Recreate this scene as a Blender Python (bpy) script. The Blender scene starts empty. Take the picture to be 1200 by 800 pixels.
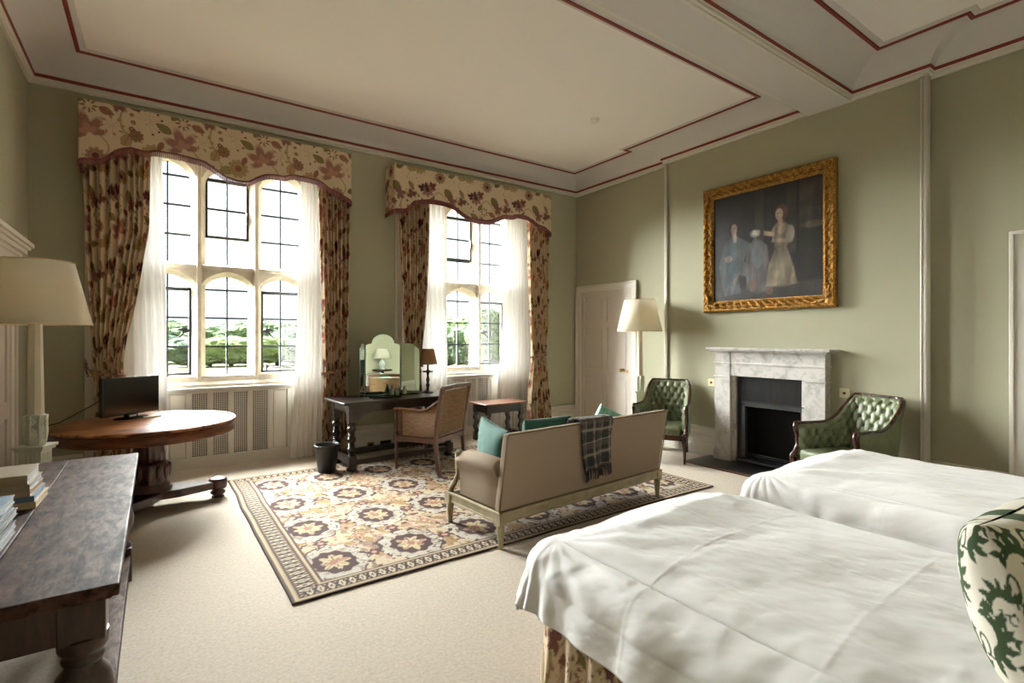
SKY = 2.2; EXPO = 0.0; SUN = 215
import bpy, bmesh, math, random
import numpy as np
from mathutils import Vector, Matrix
random.seed(7); rng = np.random.default_rng(7)
SC = bpy.context.scene; COL = SC.collection
PI = math.pi
def R(d): return d*PI/180
def lin(c):
    return tuple((v/255/12.92 if v/255 <= .04045 else ((v/255+.055)/1.055)**2.4) for v in c)
# ---------------------------------------------------------------- materials
MATS = {}
def nodes(m):
    m.use_nodes = True; nt = m.node_tree; nt.nodes.clear(); return nt
def N(nt, t, **kw):
    n = nt.nodes.new(t)
    for k, v in kw.items():
        if k.startswith('i_'):
            n.inputs[k[2:].replace('_', ' ')].default_value = v
        else: setattr(n, k, v)
    return n
def principled(name, col=(200,200,200), rough=.6, metal=0, col2=None, nscale=(5,5,5), detail=4, mixlo=.35, mixhi=.65,
               bump=0, bscale=200, bdist=.002, attr=None, sheen=0, coat=0, spec=.5, bstretch=(1,1,1), rough2=None, wave=None):
    if name in MATS: return MATS[name]
    m = bpy.data.materials.new(name); nt = nodes(m); L = nt.links.new
    o = N(nt, 'ShaderNodeOutputMaterial'); p = N(nt, 'ShaderNodeBsdfPrincipled')
    L(p.outputs[0], o.inputs[0])
    p.inputs['Roughness'].default_value = rough; p.inputs['Metallic'].default_value = metal
    p.inputs['Specular IOR Level'].default_value = spec
    if sheen: p.inputs['Sheen Weight'].default_value = sheen
    if coat: p.inputs['Coat Weight'].default_value = coat; p.inputs['Coat Roughness'].default_value = .12
    tc = N(nt, 'ShaderNodeTexCoord')
    c1 = (*lin(col), 1)
    if attr:
        a = N(nt, 'ShaderNodeVertexColor', layer_name=attr); src = a.outputs['Color']
        L(src, p.inputs['Base Color'])
    elif col2 is not None:
        mp = N(nt, 'ShaderNodeMapping'); mp.inputs['Scale'].default_value = nscale
        L(tc.outputs['Object'], mp.inputs[0])
        nz = N(nt, 'ShaderNodeTexNoise'); nz.inputs['Scale'].default_value = 1; nz.inputs['Detail'].default_value = detail
        nz.inputs['Roughness'].default_value = .62; nz.inputs['Distortion'].default_value = .6
        L(mp.outputs[0], nz.inputs['Vector'])
        r = N(nt, 'ShaderNodeValToRGB'); e = r.color_ramp.elements
        e[0].position = mixlo; e[0].color = c1; e[1].position = mixhi; e[1].color = (*lin(col2), 1)
        L(nz.outputs['Fac'], r.inputs[0]); L(r.outputs[0], p.inputs['Base Color'])
        if rough2 is not None:
            mr = N(nt, 'ShaderNodeMapRange'); mr.inputs[1].default_value = mixlo; mr.inputs[2].default_value = mixhi
            mr.inputs[3].default_value = rough; mr.inputs[4].default_value = rough2
            L(nz.outputs['Fac'], mr.inputs[0]); L(mr.outputs[0], p.inputs['Roughness'])
    else: p.inputs['Base Color'].default_value = c1
    if bump:
        b = N(nt, 'ShaderNodeBump'); b.inputs['Strength'].default_value = bump; b.inputs['Distance'].default_value = bdist
        if wave:
            w1 = N(nt, 'ShaderNodeTexWave', bands_direction='X'); w1.inputs['Scale'].default_value = wave
            w2 = N(nt, 'ShaderNodeTexWave', bands_direction='Z'); w2.inputs['Scale'].default_value = wave
            L(tc.outputs['Object'], w1.inputs[0]); L(tc.outputs['Object'], w2.inputs[0])
            ad = N(nt, 'ShaderNodeMath', operation='ADD'); L(w1.outputs['Fac'], ad.inputs[0]); L(w2.outputs['Fac'], ad.inputs[1])
            L(ad.outputs[0], b.inputs['Height'])
        else:
            mb = N(nt, 'ShaderNodeMapping'); mb.inputs['Scale'].default_value = bstretch
            L(tc.outputs['Object'], mb.inputs[0])
            n2 = N(nt, 'ShaderNodeTexNoise'); n2.inputs['Scale'].default_value = bscale; n2.inputs['Detail'].default_value = 3
            L(mb.outputs[0], n2.inputs['Vector']); L(n2.outputs['Fac'], b.inputs['Height'])
        L(b.outputs[0], p.inputs['Normal'])
    MATS[name] = m; return m
def wood(name, dark, light, rough, s=(3,40,40), coat=.0, bump=.15, spec=.5, lo=.3, hi=.7):
    return principled(name, dark, rough, col2=light, nscale=s, detail=6, mixlo=lo, mixhi=hi, bump=bump, bscale=60,
                      bstretch=(s[0]/max(s), s[1]/max(s), s[2]/max(s)), coat=coat, spec=spec)
def glassy(name, tint=(245,250,248), gloss=.06):
    m = bpy.data.materials.new(name); nt = nodes(m); L = nt.links.new
    o = N(nt, 'ShaderNodeOutputMaterial'); t = N(nt, 'ShaderNodeBsdfTransparent'); g = N(nt, 'ShaderNodeBsdfGlossy')
    t.inputs[0].default_value = (*lin(tint), 1); g.inputs['Roughness'].default_value = .02
    x = N(nt, 'ShaderNodeMixShader'); x.inputs[0].default_value = gloss
    L(t.outputs[0], x.inputs[1]); L(g.outputs[0], x.inputs[2]); L(x.outputs[0], o.inputs[0]); MATS[name] = m; return m
def fabric_thin(name, col, transl=.5, transp=0.0, attr=None, rough=1):
    m = bpy.data.materials.new(name); nt = nodes(m); L = nt.links.new
    o = N(nt, 'ShaderNodeOutputMaterial'); d = N(nt, 'ShaderNodeBsdfDiffuse'); t = N(nt, 'ShaderNodeBsdfTranslucent')
    if attr:
        a = N(nt, 'ShaderNodeVertexColor', layer_name=attr); L(a.outputs[0], d.inputs[0]); L(a.outputs[0], t.inputs[0])
    else:
        d.inputs[0].default_value = (*lin(col), 1); t.inputs[0].default_value = (*lin(col), 1)
    x = N(nt, 'ShaderNodeMixShader'); x.inputs[0].default_value = transl
    L(d.outputs[0], x.inputs[1]); L(t.outputs[0], x.inputs[2])
    if transp:
        tr = N(nt, 'ShaderNodeBsdfTransparent'); y = N(nt, 'ShaderNodeMixShader'); y.inputs[0].default_value = transp
        L(x.outputs[0], y.inputs[1]); L(tr.outputs[0], y.inputs[2]); L(y.outputs[0], o.inputs[0])
    else: L(x.outputs[0], o.inputs[0])
    MATS[name] = m; return m

M_wall = principled('green_wall_paint', (166,162,138), .75, bump=.05, bscale=90)
M_white = principled('white_paint', (205,198,186), .5)
M_whitebase = principled('white_baseboard_paint', (214,208,198), .5)
M_door = principled('door_paint', (200,190,180), .45)
M_ceil = principled('ceiling_paint', (246,240,240), .85)
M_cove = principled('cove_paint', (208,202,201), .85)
M_red = principled('red_moulding_paint', (128,42,36), .55)
M_carpet = principled('beige_carpet', (176,163,148), .95, col2=(194,181,166), nscale=(60,60,60), detail=5, bump=.6, bscale=500, bdist=.004)
M_stone = principled('limestone', (166,154,136), .85, col2=(188,176,158), nscale=(6,6,6), bump=.25, bscale=60)
M_iron = principled('black_iron', (38,38,42), .45)
M_lead = principled('lead_bar', (34,36,44), .8)
M_glass = glassy('window_glass')
M_dark_oak = wood('dark_oak', (22,15,12), (52,36,28), .35, coat=.2)
M_oak_top = principled('polished_oak_top', (38,23,18), .7, col2=(94,68,58), nscale=(26,9,26), detail=12, mixlo=.34, mixhi=.66, bump=.5, bscale=40, bdist=.003, rough2=.5, bstretch=(1,.35,1), spec=.07)
M_oak_leg = wood('old_oak', (30,17,13), (70,40,30), .4, s=(30,30,4), coat=.15)
M_rosetop = principled('figured_table_top', (74,38,20), .34, col2=(184,118,66), nscale=(4,22,8), detail=9, mixlo=.38, mixhi=.62, spec=.28)
M_rose = principled('dark_table_pedestal', (38,18,14), .28, col2=(84,42,28), nscale=(4,14,14), detail=6, coat=.3)
M_mahog = wood('mahogany', (40,18,13), (78,38,26), .25, s=(20,20,4), coat=.4)
M_walnut = wood('walnut_chair', (62,36,23), (105,64,42), .35, s=(30,30,5), coat=.2)
M_brass = principled('brass', (190,150,80), .3, metal=1)
M_black = principled('black_plastic', (14,14,16), .25)
M_screen = principled('tv_screen', (9,9,11), .18)
M_whiteplastic = principled('white_plastic', (225,225,225), .4)
M_greenleather = principled('green_leather', (104,110,82), .34, col2=(120,126,98), nscale=(9,9,9), bump=.1, bscale=150)
M_linen = principled('taupe_linen', (142,124,105), .95, bump=.25, wave=420, bdist=.001)
M_piping = principled('dark_piping', (104,84,60), .8)
M_sofawood = principled('pale_painted_wood', (160,148,120), .5, col2=(140,126,98), nscale=(8,8,8))
M_teal = principled('teal_velvet', (30,84,72), .8, sheen=.15)
M_silk = principled('pale_teal_silk', (130,185,165), .35, col2=(80,140,125), nscale=(12,12,12), sheen=.3)
M_linenwhite = principled('white_bed_linen', (224,220,219), .85, sheen=.15, bump=.08, bscale=30, bdist=.01)
M_shade = fabric_thin('cream_lampshade', (252,246,232), .5)
M_shade2 = fabric_thin('tan_lampshade', (176,140,108), .3)
M_lampwood = principled('painted_lamp_column', (215,205,185), .5)
M_lampgreen = principled('pale_green_carving', (208,208,194), .6)
M_sheer = fabric_thin('sheer_voile', (238,236,233), .05, .015)
M_floral = fabric_thin('floral_linen', (200,180,150), .16, attr='Col')
M_floralop = principled('floral_pelmet', attr='Col', rough=.95)
M_tie = principled('tieback_cloth', (104,62,54), .95, col2=(170,140,112), nscale=(30,30,30), mixlo=.42, mixhi=.58)
M_fringe = principled('maroon_fringe', (140,84,80), .95, col2=(98,50,52), nscale=(90,4,4))
M_marble = principled('grey_marble', (196,191,186), .4, col2=(154,148,145), nscale=(9,9,9), detail=12, mixlo=.47, mixhi=.68)
M_slate = principled('black_slate', (30,30,32), .35, col2=(48,48,50), nscale=(4,60,4), bump=.1)
M_castiron = principled('cast_iron', (46,46,48), .4)
M_soot = principled('soot', (12,12,12), .9)
M_gold = principled('gilt', (196,146,70), .36, metal=.75, col2=(104,70,32), nscale=(45,45,45), detail=5, bump=.9, bscale=70, bdist=.012)
M_paint = principled('canvas_paint', attr='Col', rough=.5, spec=.35)
M_rug = principled('needlework_rug', attr='Col', rough=.95, bump=.4, bscale=300, bdist=.003)
M_pilpat = principled('leaf_cushion_fabric', attr='Col', rough=.9)
M_tartan = principled('tartan_wool', attr='Col', rough=.95, bump=.3, bscale=500)
M_cane = principled('woven_cane', (150,114,76), .55, col2=(106,76,48), nscale=(14,14,160), detail=3, bump=.5, wave=75, bdist=.002)
M_mirror = principled('mirror_silver', (226,236,222), .01, metal=1)
M_mirroredge = principled('mirror_edge', (150,180,155), .15, metal=.6)
M_bottle = principled('bottle_glass', (150,175,140), .08, spec=.8)
M_clear = principled('clear_lamp_glass', (206,212,208), .08, spec=.8)
M_bucket = principled('black_bucket', (24,24,24), .4)
M_grilleb = principled('grille_backing', (92,84,74), .8)
M_leaf = principled('tree_leaves', (74,90,64), .95, col2=(104,118,88), nscale=(.5,.5,.5), spec=.05, bump=1, bscale=1.2, bdist=1)
M_leaf2 = principled('pale_tree_leaves', (100,118,70), .95, col2=(132,146,98), nscale=(.5,.5,.5), spec=.05, bump=1, bscale=1.2, bdist=1)
M_leaf3 = principled('blue_tree_leaves', (74,90,78), .95, col2=(104,116,98), nscale=(.5,.5,.5), spec=.05, bump=1, bscale=1.2, bdist=1)
M_bark = principled('tree_bark', (40,34,28), .9)
M_grass = principled('meadow_grass', (72,74,46), .95, col2=(80,82,54), nscale=(.2,.2,.2), spec=.1)
# ---------------------------------------------------------------- objects
def link(o, parent=None):
    COL.objects.link(o)
    if parent is not None: o.parent = parent
    return o
def tag(o, label=None, cat=None, group=None, kind=None):
    if label: o['label'] = label
    if cat: o['category'] = cat
    if group: o['group'] = group
    if kind: o['kind'] = kind
    return o
def thing(name, label, cat, loc=(0,0,0), rz=0, group=None):
    o = bpy.data.objects.new(name, None); o.empty_display_size = .1
    link(o); o.location = loc; o.rotation_euler = (0,0,R(rz)); return tag(o, label, cat, group)
class MB:
    def __init__(s): s.v = []; s.f = []; s.sm = []; s.uvc = None
    def add(s, vs, fs, smooth=False):
        b = len(s.v); s.v += [tuple(map(float, v)) for v in vs]
        s.f += [tuple(b+i for i in f) for f in fs]; s.sm += [smooth]*len(fs)
        return s
    def box(s, x0, x1, y0, y1, z0, z1, M=None):
        vs = [(x,y,z) for z in (z0,z1) for y in (y0,y1) for x in (x0,x1)]
        if M is not None: vs = [tuple(M @ Vector(v)) for v in vs]
        return s.add(vs, [(0,2,3,1),(4,5,7,6),(0,1,5,4),(2,6,7,3),(0,4,6,2),(1,3,7,5)])
    def lathe(s, prof, c=(0,0,0), n=24, smooth=True, M=None, mod=None, sx=1, sy=1):
        vs = []; fs = []
        for (r, z) in prof:
            for k in range(n):
                a = 2*PI*k/n; rr = r*(mod(a, z) if mod else 1)
                v = Vector((rr*math.cos(a)*sx, rr*math.sin(a)*sy, z))
                if M is not None: v = M @ v
                vs.append((v.x+c[0], v.y+c[1], v.z+c[2]))
        m = len(prof)
        for i in range(m-1):
            for k in range(n):
                k2 = (k+1) % n
                fs.append((i*n+k, i*n+k2, (i+1)*n+k2, (i+1)*n+k))
        fs.append(tuple(range(n-1,-1,-1))); fs.append(tuple((m-1)*n+k for k in range(n)))
        return s.add(vs, fs, smooth)
    def tube(s, pts, r, n=10, smooth=True, cap=True, flat=1):
        pts = [Vector(p) for p in pts]; vs = []; fs = []
        rs = r if isinstance(r, (list,tuple)) else [r]*len(pts)
        up = Vector((0,0,1))
        pu = None
        for i, p in enumerate(pts):
            t = (pts[min(i+1,len(pts)-1)]-pts[max(i-1,0)]).normalized()
            if pu is None:
                u = t.cross(up)
                if u.length < .05: u = t.cross(Vector((0,1,0)))
                u.normalize()
            else:
                u = (pu - t*pu.dot(t)).normalized()
            pu = u; w = t.cross(u)
            for k in range(n):
                a = 2*PI*k/n
                vs.append(tuple(p + (u*math.cos(a) + w*math.sin(a)*flat)*rs[i]))
        for i in range(len(pts)-1):
            for k in range(n):
                k2 = (k+1)%n; fs.append((i*n+k, i*n+k2, (i+1)*n+k2, (i+1)*n+k))
        if cap: fs.append(tuple(range(n-1,-1,-1))); fs.append(tuple((len(pts)-1)*n+k for k in range(n)))
        return s.add(vs, fs, smooth)
    def prism(s, poly, a0, a1, axis='y', M=None, smooth=False):
        # poly in the plane perpendicular to the axis
        def mk(p, a):
            if axis == 'y': v = (p[0], a, p[1])
            elif axis == 'x': v = (a, p[0], p[1])
            else: v = (p[0], p[1], a)
            return tuple(M @ Vector(v)) if M is not None else v
        n = len(poly)
        vs = [mk(p, a0) for p in poly] + [mk(p, a1) for p in poly]
        fs = [tuple(range(n)), tuple(range(2*n-1, n-1, -1))] + [(i, n+i, n+(i+1)%n, (i+1)%n) for i in range(n)]
        return s.add(vs, fs, smooth)
    def sweep(s, pts, prof, closed_prof=True, smooth=False):
        # rect-ish profile swept along pts; prof list of (side, up)
        pts = [Vector(p) for p in pts]; vs = []; n = len(prof); fs = []
        pu = None
        for i, p in enumerate(pts):
            t = (pts[min(i+1,len(pts)-1)]-pts[max(i-1,0)]).normalized()
            u = t.cross(Vector((0,0,1))) if pu is None else (pu - t*pu.dot(t))
            if u.length < .05: u = Vector((1,0,0))
            u.normalize(); pu = u; w = u.cross(t)
            for a, b in prof: vs.append(tuple(p + u*a + w*b))
        for i in range(len(pts)-1):
            for k in range(n):
                k2 = (k+1)%n; fs.append((i*n+k, (i+1)*n+k, (i+1)*n+k2, i*n+k2))
        fs.append(tuple(range(n))); fs.append(tuple((len(pts)-1)*n+k for k in range(n-1,-1,-1)))
        return s.add(vs, fs, smooth)
    def grid(s, P, smooth=True, flip=False):
        h, w = len(P), len(P[0]); vs = [P[j][i] for j in range(h) for i in range(w)]
        fs = []
        for j in range(h-1):
            for i in range(w-1):
                q = (j*w+i, j*w+i+1, (j+1)*w+i+1, (j+1)*w+i)
                fs.append(q[::-1] if flip else q)
        return s.add(vs, fs, smooth)
    def build(s, name, mat, parent=None, bevel=0, seg=2, fix=True):
        me = bpy.data.meshes.new(name); me.from_pydata(s.v, [], s.f)
        me.polygons.foreach_set('use_smooth', s.sm)
        me.materials.append(mat)
        if fix:
            bm = bmesh.new(); bm.from_mesh(me); bmesh.ops.recalc_face_normals(bm, faces=bm.faces); bm.to_mesh(me); bm.free()
        me.update()
        o = bpy.data.objects.new(name, me); link(o, parent)
        if bevel:
            b = o.modifiers.new('bevel', 'BEVEL'); b.width = bevel; b.segments = seg; b.limit_method = 'ANGLE'; b.angle_limit = R(35)
        return o
def np_grid(name, P, mat, parent=None, cols=None, solid=0, closed_u=False, smooth=True):
    """P: (h,w,3) array -> one mesh; cols (h,w,3) linear colours as point attribute"""
    h, w = P.shape[:2]
    me = bpy.data.meshes.new(name)
    idx = np.arange(h*w).reshape(h, w)
    if closed_u: a = idx; b = np.roll(idx, -1, 1); q = np.stack([a[:-1], b[:-1], b[1:], a[1:]], -1).reshape(-1, 4)
    else: q = np.stack([idx[:-1,:-1], idx[:-1,1:], idx[1:,1:], idx[1:,:-1]], -1).reshape(-1, 4)
    me.vertices.add(h*w); me.vertices.foreach_set('co', P.reshape(-1).astype(np.float32))
    me.loops.add(q.size); me.loops.foreach_set('vertex_index', q.reshape(-1).astype(np.int32))
    me.polygons.add(len(q)); me.polygons.foreach_set('loop_start', np.arange(0, q.size, 4, dtype=np.int32))
    me.polygons.foreach_set('loop_total', np.full(len(q), 4, dtype=np.int32))
    me.polygons.foreach_set('use_smooth', np.full(len(q), smooth))
    me.update(calc_edges=True); me.validate()
    if cols is not None:
        ca = me.color_attributes.new(name='Col', type='FLOAT_COLOR', domain='POINT')
        c = np.ones((h*w, 4), np.float32); c[:, :3] = cols.reshape(-1, 3); ca.data.foreach_set('color', c.reshape(-1))
    me.materials.append(mat)
    o = bpy.data.objects.new(name, me); link(o, parent)
    if solid:
        s = o.modifiers.new('solid', 'SOLIDIFY'); s.thickness = solid; s.offset = 0
    return o
def copy_tree(o, parent=None):
    c = o.copy(); COL.objects.link(c)
    if parent is not None: c.parent = parent
    for ch in list(o.children): copy_tree(ch, c)
    return c
# numpy noise
_perm = rng.permutation(512)
_gr = rng.random(4096)
def vnoise(x, y, seed=0):
    x = np.asarray(x, float); y = np.asarray(y, float)
    xi = np.floor(x).astype(int); yi = np.floor(y).astype(int); fx = x-xi; fy = y-yi
    fx = fx*fx*(3-2*fx); fy = fy*fy*(3-2*fy)
    def g(a, b): return _gr[(a*73856093 ^ b*19349663 ^ (seed*83492791+17)) & 4095]
    return (g(xi,yi)*(1-fx)+g(xi+1,yi)*fx)*(1-fy) + (g(xi,yi+1)*(1-fx)+g(xi+1,yi+1)*fx)*fy
def fbm(x, y, o=4, seed=0):
    s = 0; a = .5
    for k in range(o): s = s + a*(vnoise(x*2**k, y*2**k, seed+k)-.5); a *= .5
    return s
# ---------------------------------------------------------------- drawn patterns (cloth prints), as colour arrays
def L3(c): return np.array(lin(c))
class Raster:
    def __init__(s, w, h, res, bg, wrap=True):
        s.res = res; s.nx = int(round(w/res)); s.ny = int(round(h/res)); s.w = w; s.h = h; s.wrap = wrap
        s.X, s.Y = np.meshgrid((np.arange(s.nx)+.5)*res, (np.arange(s.ny)+.5)*res)
        s.img = np.zeros((s.ny, s.nx, 3)) + L3(bg)
    def loc(s, cx, cy, ang=0):
        dx = s.X-cx; dy = s.Y-cy
        if s.wrap: dx = (dx+s.w/2) % s.w - s.w/2; dy = (dy+s.h/2) % s.h - s.h/2
        c, n = math.cos(ang), math.sin(ang)
        return dx*c+dy*n, -dx*n+dy*c
    def put(s, mask, col, a=1): 
        m = np.clip(mask, 0, 1)[..., None]*a; s.img = s.img*(1-m) + L3(col)*m
    def soft(s, d): return np.clip(.5 - d/s.res, 0, 1)          # d signed distance-ish, inside < 0
    def leaf(s, cx, cy, L, W, ang, col, edge=None, vein=None, serr=0):
        x, y = s.loc(cx, cy, ang); t = np.clip(x/L, 0, 1)
        w = W*np.sin(PI*t**.8)*(1+serr*np.sin(t*50)*.25)
        d = np.where((x > 0) & (x < L), np.abs(y)-w, 1)
        if edge: s.put(s.soft(d-.003), edge)
        s.put(s.soft(d), col)
        if vein:
            s.put(s.soft(np.where(d < 0, np.abs(y)-.0012, 1)), vein)
            s.put(s.soft(np.where(d < 0, np.abs(((x+np.abs(y)*1.0) % .018)-.009)-.0015, 1)), vein, .6)
    def flower(s, cx, cy, r, n, ang, col, edge, core, k=.25):
        x, y = s.loc(cx, cy, ang); rr = np.hypot(x, y); th = np.arctan2(y, x)
        R0 = r*(1-k+k*np.abs(np.cos(n*th/2)))
        s.put(s.soft(rr-R0-.004), edge); s.put(s.soft(rr-R0), col)
        s.put(s.soft(np.abs(rr-R0*.72)-.0022), edge, .8); s.put(s.soft(rr-R0*.42), core)
        s.put(s.soft(np.where(rr < R0*.72, np.abs(np.sin(n*th/2))*rr-.003, 1)), edge, .7)
    def palm(s, cx, cy, r, n, ang, col, edge=None, spread=2.4):
        x, y = s.loc(cx, cy, ang); rr = np.hypot(x, y); th = np.arctan2(y, x)
        k = np.clip(1-np.abs(th)/spread, 0, 1)
        R0 = r*(.35+.65*k**.5)*(.55+.45*np.abs(np.cos(th*n/2))**1.2)*(1+.12*np.sin(rr*500))
        R0 = np.where(np.abs(th) < spread, R0, 0)
        if edge: s.put(s.soft(rr-R0-.003), edge)
        s.put(s.soft(rr-R0), col)
        if edge: s.put(s.soft(np.where(rr < R0, np.abs(np.sin(th*n/2))*rr-.0018, 1)), edge, .5)
    def dot(s, cx, cy, r, col, ring=None):
        x, y = s.loc(cx, cy); d = np.hypot(x, y)-r
        s.put(s.soft(d), col)
        if ring: s.put(s.soft(d+r*.5), ring)
    def curve(s, f, t0, t1, n, w, col):
        for k in range(n):
            t = t0+(t1-t0)*k/(n-1); x, y = f(t); a, b = s.loc(x, y); s.put(s.soft(np.hypot(a, b)-w), col)
    def sample(s, U, V):
        i = np.floor(U/s.res-.5).astype(int); j = np.floor(V/s.res-.5).astype(int)
        fu = U/s.res-.5-i; fv = V/s.res-.5-j
        if s.wrap: g = lambda a, b: s.img[b % s.ny, a % s.nx]
        else: g = lambda a, b: s.img[np.clip(b,0,s.ny-1), np.clip(a,0,s.nx-1)]
        fu = fu[..., None]; fv = fv[..., None]
        return (g(i,j)*(1-fu)+g(i+1,j)*fu)*(1-fv)+(g(i,j+1)*(1-fu)+g(i+1,j+1)*fu)*fv
CREAM=(204,182,154); MAR=(84,38,40); ROSE=(152,110,100); OLV=(120,106,64); BRN=(72,50,42); DOL=(82,74,50); TAN=(184,148,104)
FL = Raster(.60, .66, .0025, CREAM)
FL.curve(lambda t: (.08+.13*math.cos(t), .36+.15*math.sin(t)), .9, 4.0, 90, .007, (158,142,96))
FL.curve(lambda t: (.30+.02+t*.30, .50+.05*math.sin(t*7)), 0, 1, 90, .0045, (150,128,92))
FL.curve(lambda t: (.02+.03*math.sin(t*6), t*.3), 0, 1, 80, .004, (170,150,112))
FL.curve(lambda t: (.42+.06*math.sin(t*4), .02+t*.25), 0, 1, 80, .004, (150,128,92))
FL.leaf(.46, .60, .15, .042, -.9, OLV, BRN, DOL, .6)
FL.leaf(.04, .62, .11, .02, -1.0, (150,118,90), BRN, MAR)
FL.leaf(.57, .16, .11, .035, 1.2, (176,140,100), (120,80,66), MAR)
FL.leaf(.02, .09, .12, .032, .2, (160,140,100), BRN, OLV)
FL.palm(.36, .22, .15, 7, 1.9, (148,102,90), (110,68,62)); FL.palm(.36,.22,.075,5,1.9,(172,126,108))
FL.flower(.16, .13, .075, 11, .4, (176,150,106), MAR, (140,92,66))
FL.flower(.25, .56, .075, 8, .1, (156,114,102), MAR, BRN, .4); FL.palm(.20,.57,.06,5,2.9,MAR); FL.palm(.30,.60,.065,5,.6,(112,56,50)); FL.leaf(.25,.56,.08,.02,1.9,BRN)
for a in range(9):
    FL.curve(lambda t, a=a: (.12+.10*t*math.cos(a*.5-1.2), .38+.1*t*math.sin(a*.5-1.2)), .15, 1, 14, .0016, OLV)
    FL.dot(.12+.10*math.cos(a*.5-1.2), .38+.10*math.sin(a*.5-1.2), .0085, MAR)
for a in range(8):
    FL.curve(lambda t, a=a: (.50+.09*t*math.cos(a*.8), .30+.08*t*math.sin(a*.8)), .1, 1, 14, .0018, (160,120,96))
    FL.leaf(.50+.05*math.cos(a*.8), .30+.05*math.sin(a*.8), .035, .008, a*.8+.5, (158,116,92))
    FL.leaf(.36+.02*math.cos(a*.8), .42+.02*math.sin(a*.8), .04, .007, a*.8, (120,90,60))
for k in range(4): FL.dot(.02+.01*(k%2), .30+.055*k, .017-.002*k, DOL if k%2 else MAR, TAN)
for k in range(26):
    FL.dot(*(rng.random(2)*[.6,.66]), .004, [MAR, OLV, BRN][k%3])
FL.palm(.52, .47, .085, 7, .3, (128,84,76), MAR); FL.flower(.05, .25, .045, 9, .4, (150,110,84), MAR, OLV)
FL.leaf(.28, .32, .12, .030, 2.6, (128,112,70), BRN, DOL, .5); FL.leaf(.42, .42, .10, .026, -.4, (150,104,82), BRN, MAR)
FL.flower(.40, .05, .060, 10, .8, (164,124,98), BRN, MAR, .3); FL.leaf(.28, .43, .09, .02, .9, OLV, BRN); FL.palm(.08, .47, .075, 5, 2.0, (112,70,64), BRN)
FL.leaf(.50, .08, .09, .024, .4, (116,100,62), BRN, DOL); FL.leaf(.22, .24, .08, .018, -1.9, (140,92,74), MAR)
# large-leaf crewel cushion
GR=(52,70,40)
PL = Raster(.30, .30, .0018, (206,198,184))
def spray(cx, cy, ang, s=1):
    PL.curve(lambda t: (cx+s*.12*t*math.cos(ang+t*1.1), cy+s*.12*t*math.sin(ang+t*1.1)), -.5, 1, 70, .0038*s, GR)
    for k in range(6):
        t = -.35+k*.25; x = cx+s*.12*t*math.cos(ang+t*1.1); y = cy+s*.12*t*math.sin(ang+t*1.1)
        for sd in (-1, 1):
            PL.leaf(x, y, (.060-.004*abs(k-2))*s, .0105*s, ang+t*1.9+sd*(.95-.05*k), GR)
            PL.leaf(x, y, .036*s, .010*s, ang+t*1.9+sd*.45, GR)
    PL.curve(lambda t: (cx+s*(.075+.022*math.cos(t))*math.cos(ang+2.2), cy+s*(.075+.022*math.sin(t))*math.sin(ang+2.2)+.022*s*math.sin(t)), 0, 5, 30, .0045*s, GR)
spray(.05,.06,.7); spray(.20,.20,.2); spray(.12,.24,2.6,.8); spray(.24,.05,2.2,.9); spray(.08,.16,4.2,.55); spray(.17,.10,5.4,.5)
# ================================================================ THE ROOM
XL, XR, XB, YW, YF = -.98, 5.92, 5.81, 6.53, -.50
YB0, YB1 = 1.66, 4.56           # chimney breast from..to
ZC, ZK = 4.15, 3.90             # ceiling, bottom of the cornice
def st(o): o['kind'] = 'structure'; return o
st(MB().box(XL-.3, XR+.3, YF-.3, YW+.9, -.2, 0).build('floor', M_carpet))
# window wall with two deep openings
OP = [(-.48, 1.92), (2.73, 5.13)]; ZO = 3.78; YO = 7.34
w = MB()
w.box(XL-.3, OP[0][0], YW, YO, 0, 4.4); w.box(OP[0][1], OP[1][0], YW, YO, 0, 4.4); w.box(OP[1][1], XR+.3, YW, YO, 0, 4.4)
for a, b in OP: w.box(a, b, YW, YO, ZO, 4.4); w.box(a, b, 6.93, YO, 0, .93)
st(w.build('wall_back', M_wall))
st(MB().box(XL-.3, XL, YF-.3, YW, 0, 4.4).build('wall_left', M_wall))
st(MB().box(XL, XR+.3, YF-.3, YF, 0, 4.4).build('wall_front', M_wall))
# right wall, with the firebox hole through the breast
FY0, FY1, FZ = 2.66, 3.50, 1.04
w = MB(); w.box(XR+.25, XR+.3, YF, YW, 0, 4.4); w.box(XR, XR+.25, YF, FY0-.1, 0, 4.4); w.box(XR, XR+.25, FY1+.1, YW, 0, 4.4); w.box(XR, XR+.25, FY0-.1, FY1+.1, FZ+.1, 4.4)
st(w.build('wall_right', M_wall))
w = MB(); w.box(XB, XR, YB0, FY0, 0, 4.3); w.box(XB, XR, FY1, YB1, 0, 4.3); w.box(XB, XR, FY0, FY1, FZ, 4.3)
st(w.build('wall_chimney_breast', M_wall))
# ceiling: two bays with coved edges, and a flat beam between them
Y0B, Y1B = 2.29, 2.655
def inset(path, offs):
    n = len(path); out = []
    for i in range(n):
        p0, p1, p2 = path[i-1], path[i], path[(i+1) % n]
        def ln(a, b, o):
            dx, dy = b[0]-a[0], b[1]-a[1]; L = math.hypot(dx, dy); nx, ny = -dy/L, dx/L
            return (a[0]+nx*o, a[1]+ny*o), (dx/L, dy/L)
        (a, da), (b, db) = ln(p0, p1, offs[i-1]), ln(p1, p2, offs[i])
        cr = da[0]*db[1]-da[1]*db[0]
        t = ((b[0]-a[0])*db[1]-(b[1]-a[1])*db[0])/cr
        out.append((a[0]+da[0]*t, a[1]+da[1]*t))
    return out
OC = .38
cove = [(.055+(OC-.055)*(1-math.cos(k/14*PI/2)), 3.985+(ZC-.012-3.985)*math.sin(k/14*PI/2)) for k in range(15)]
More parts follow.
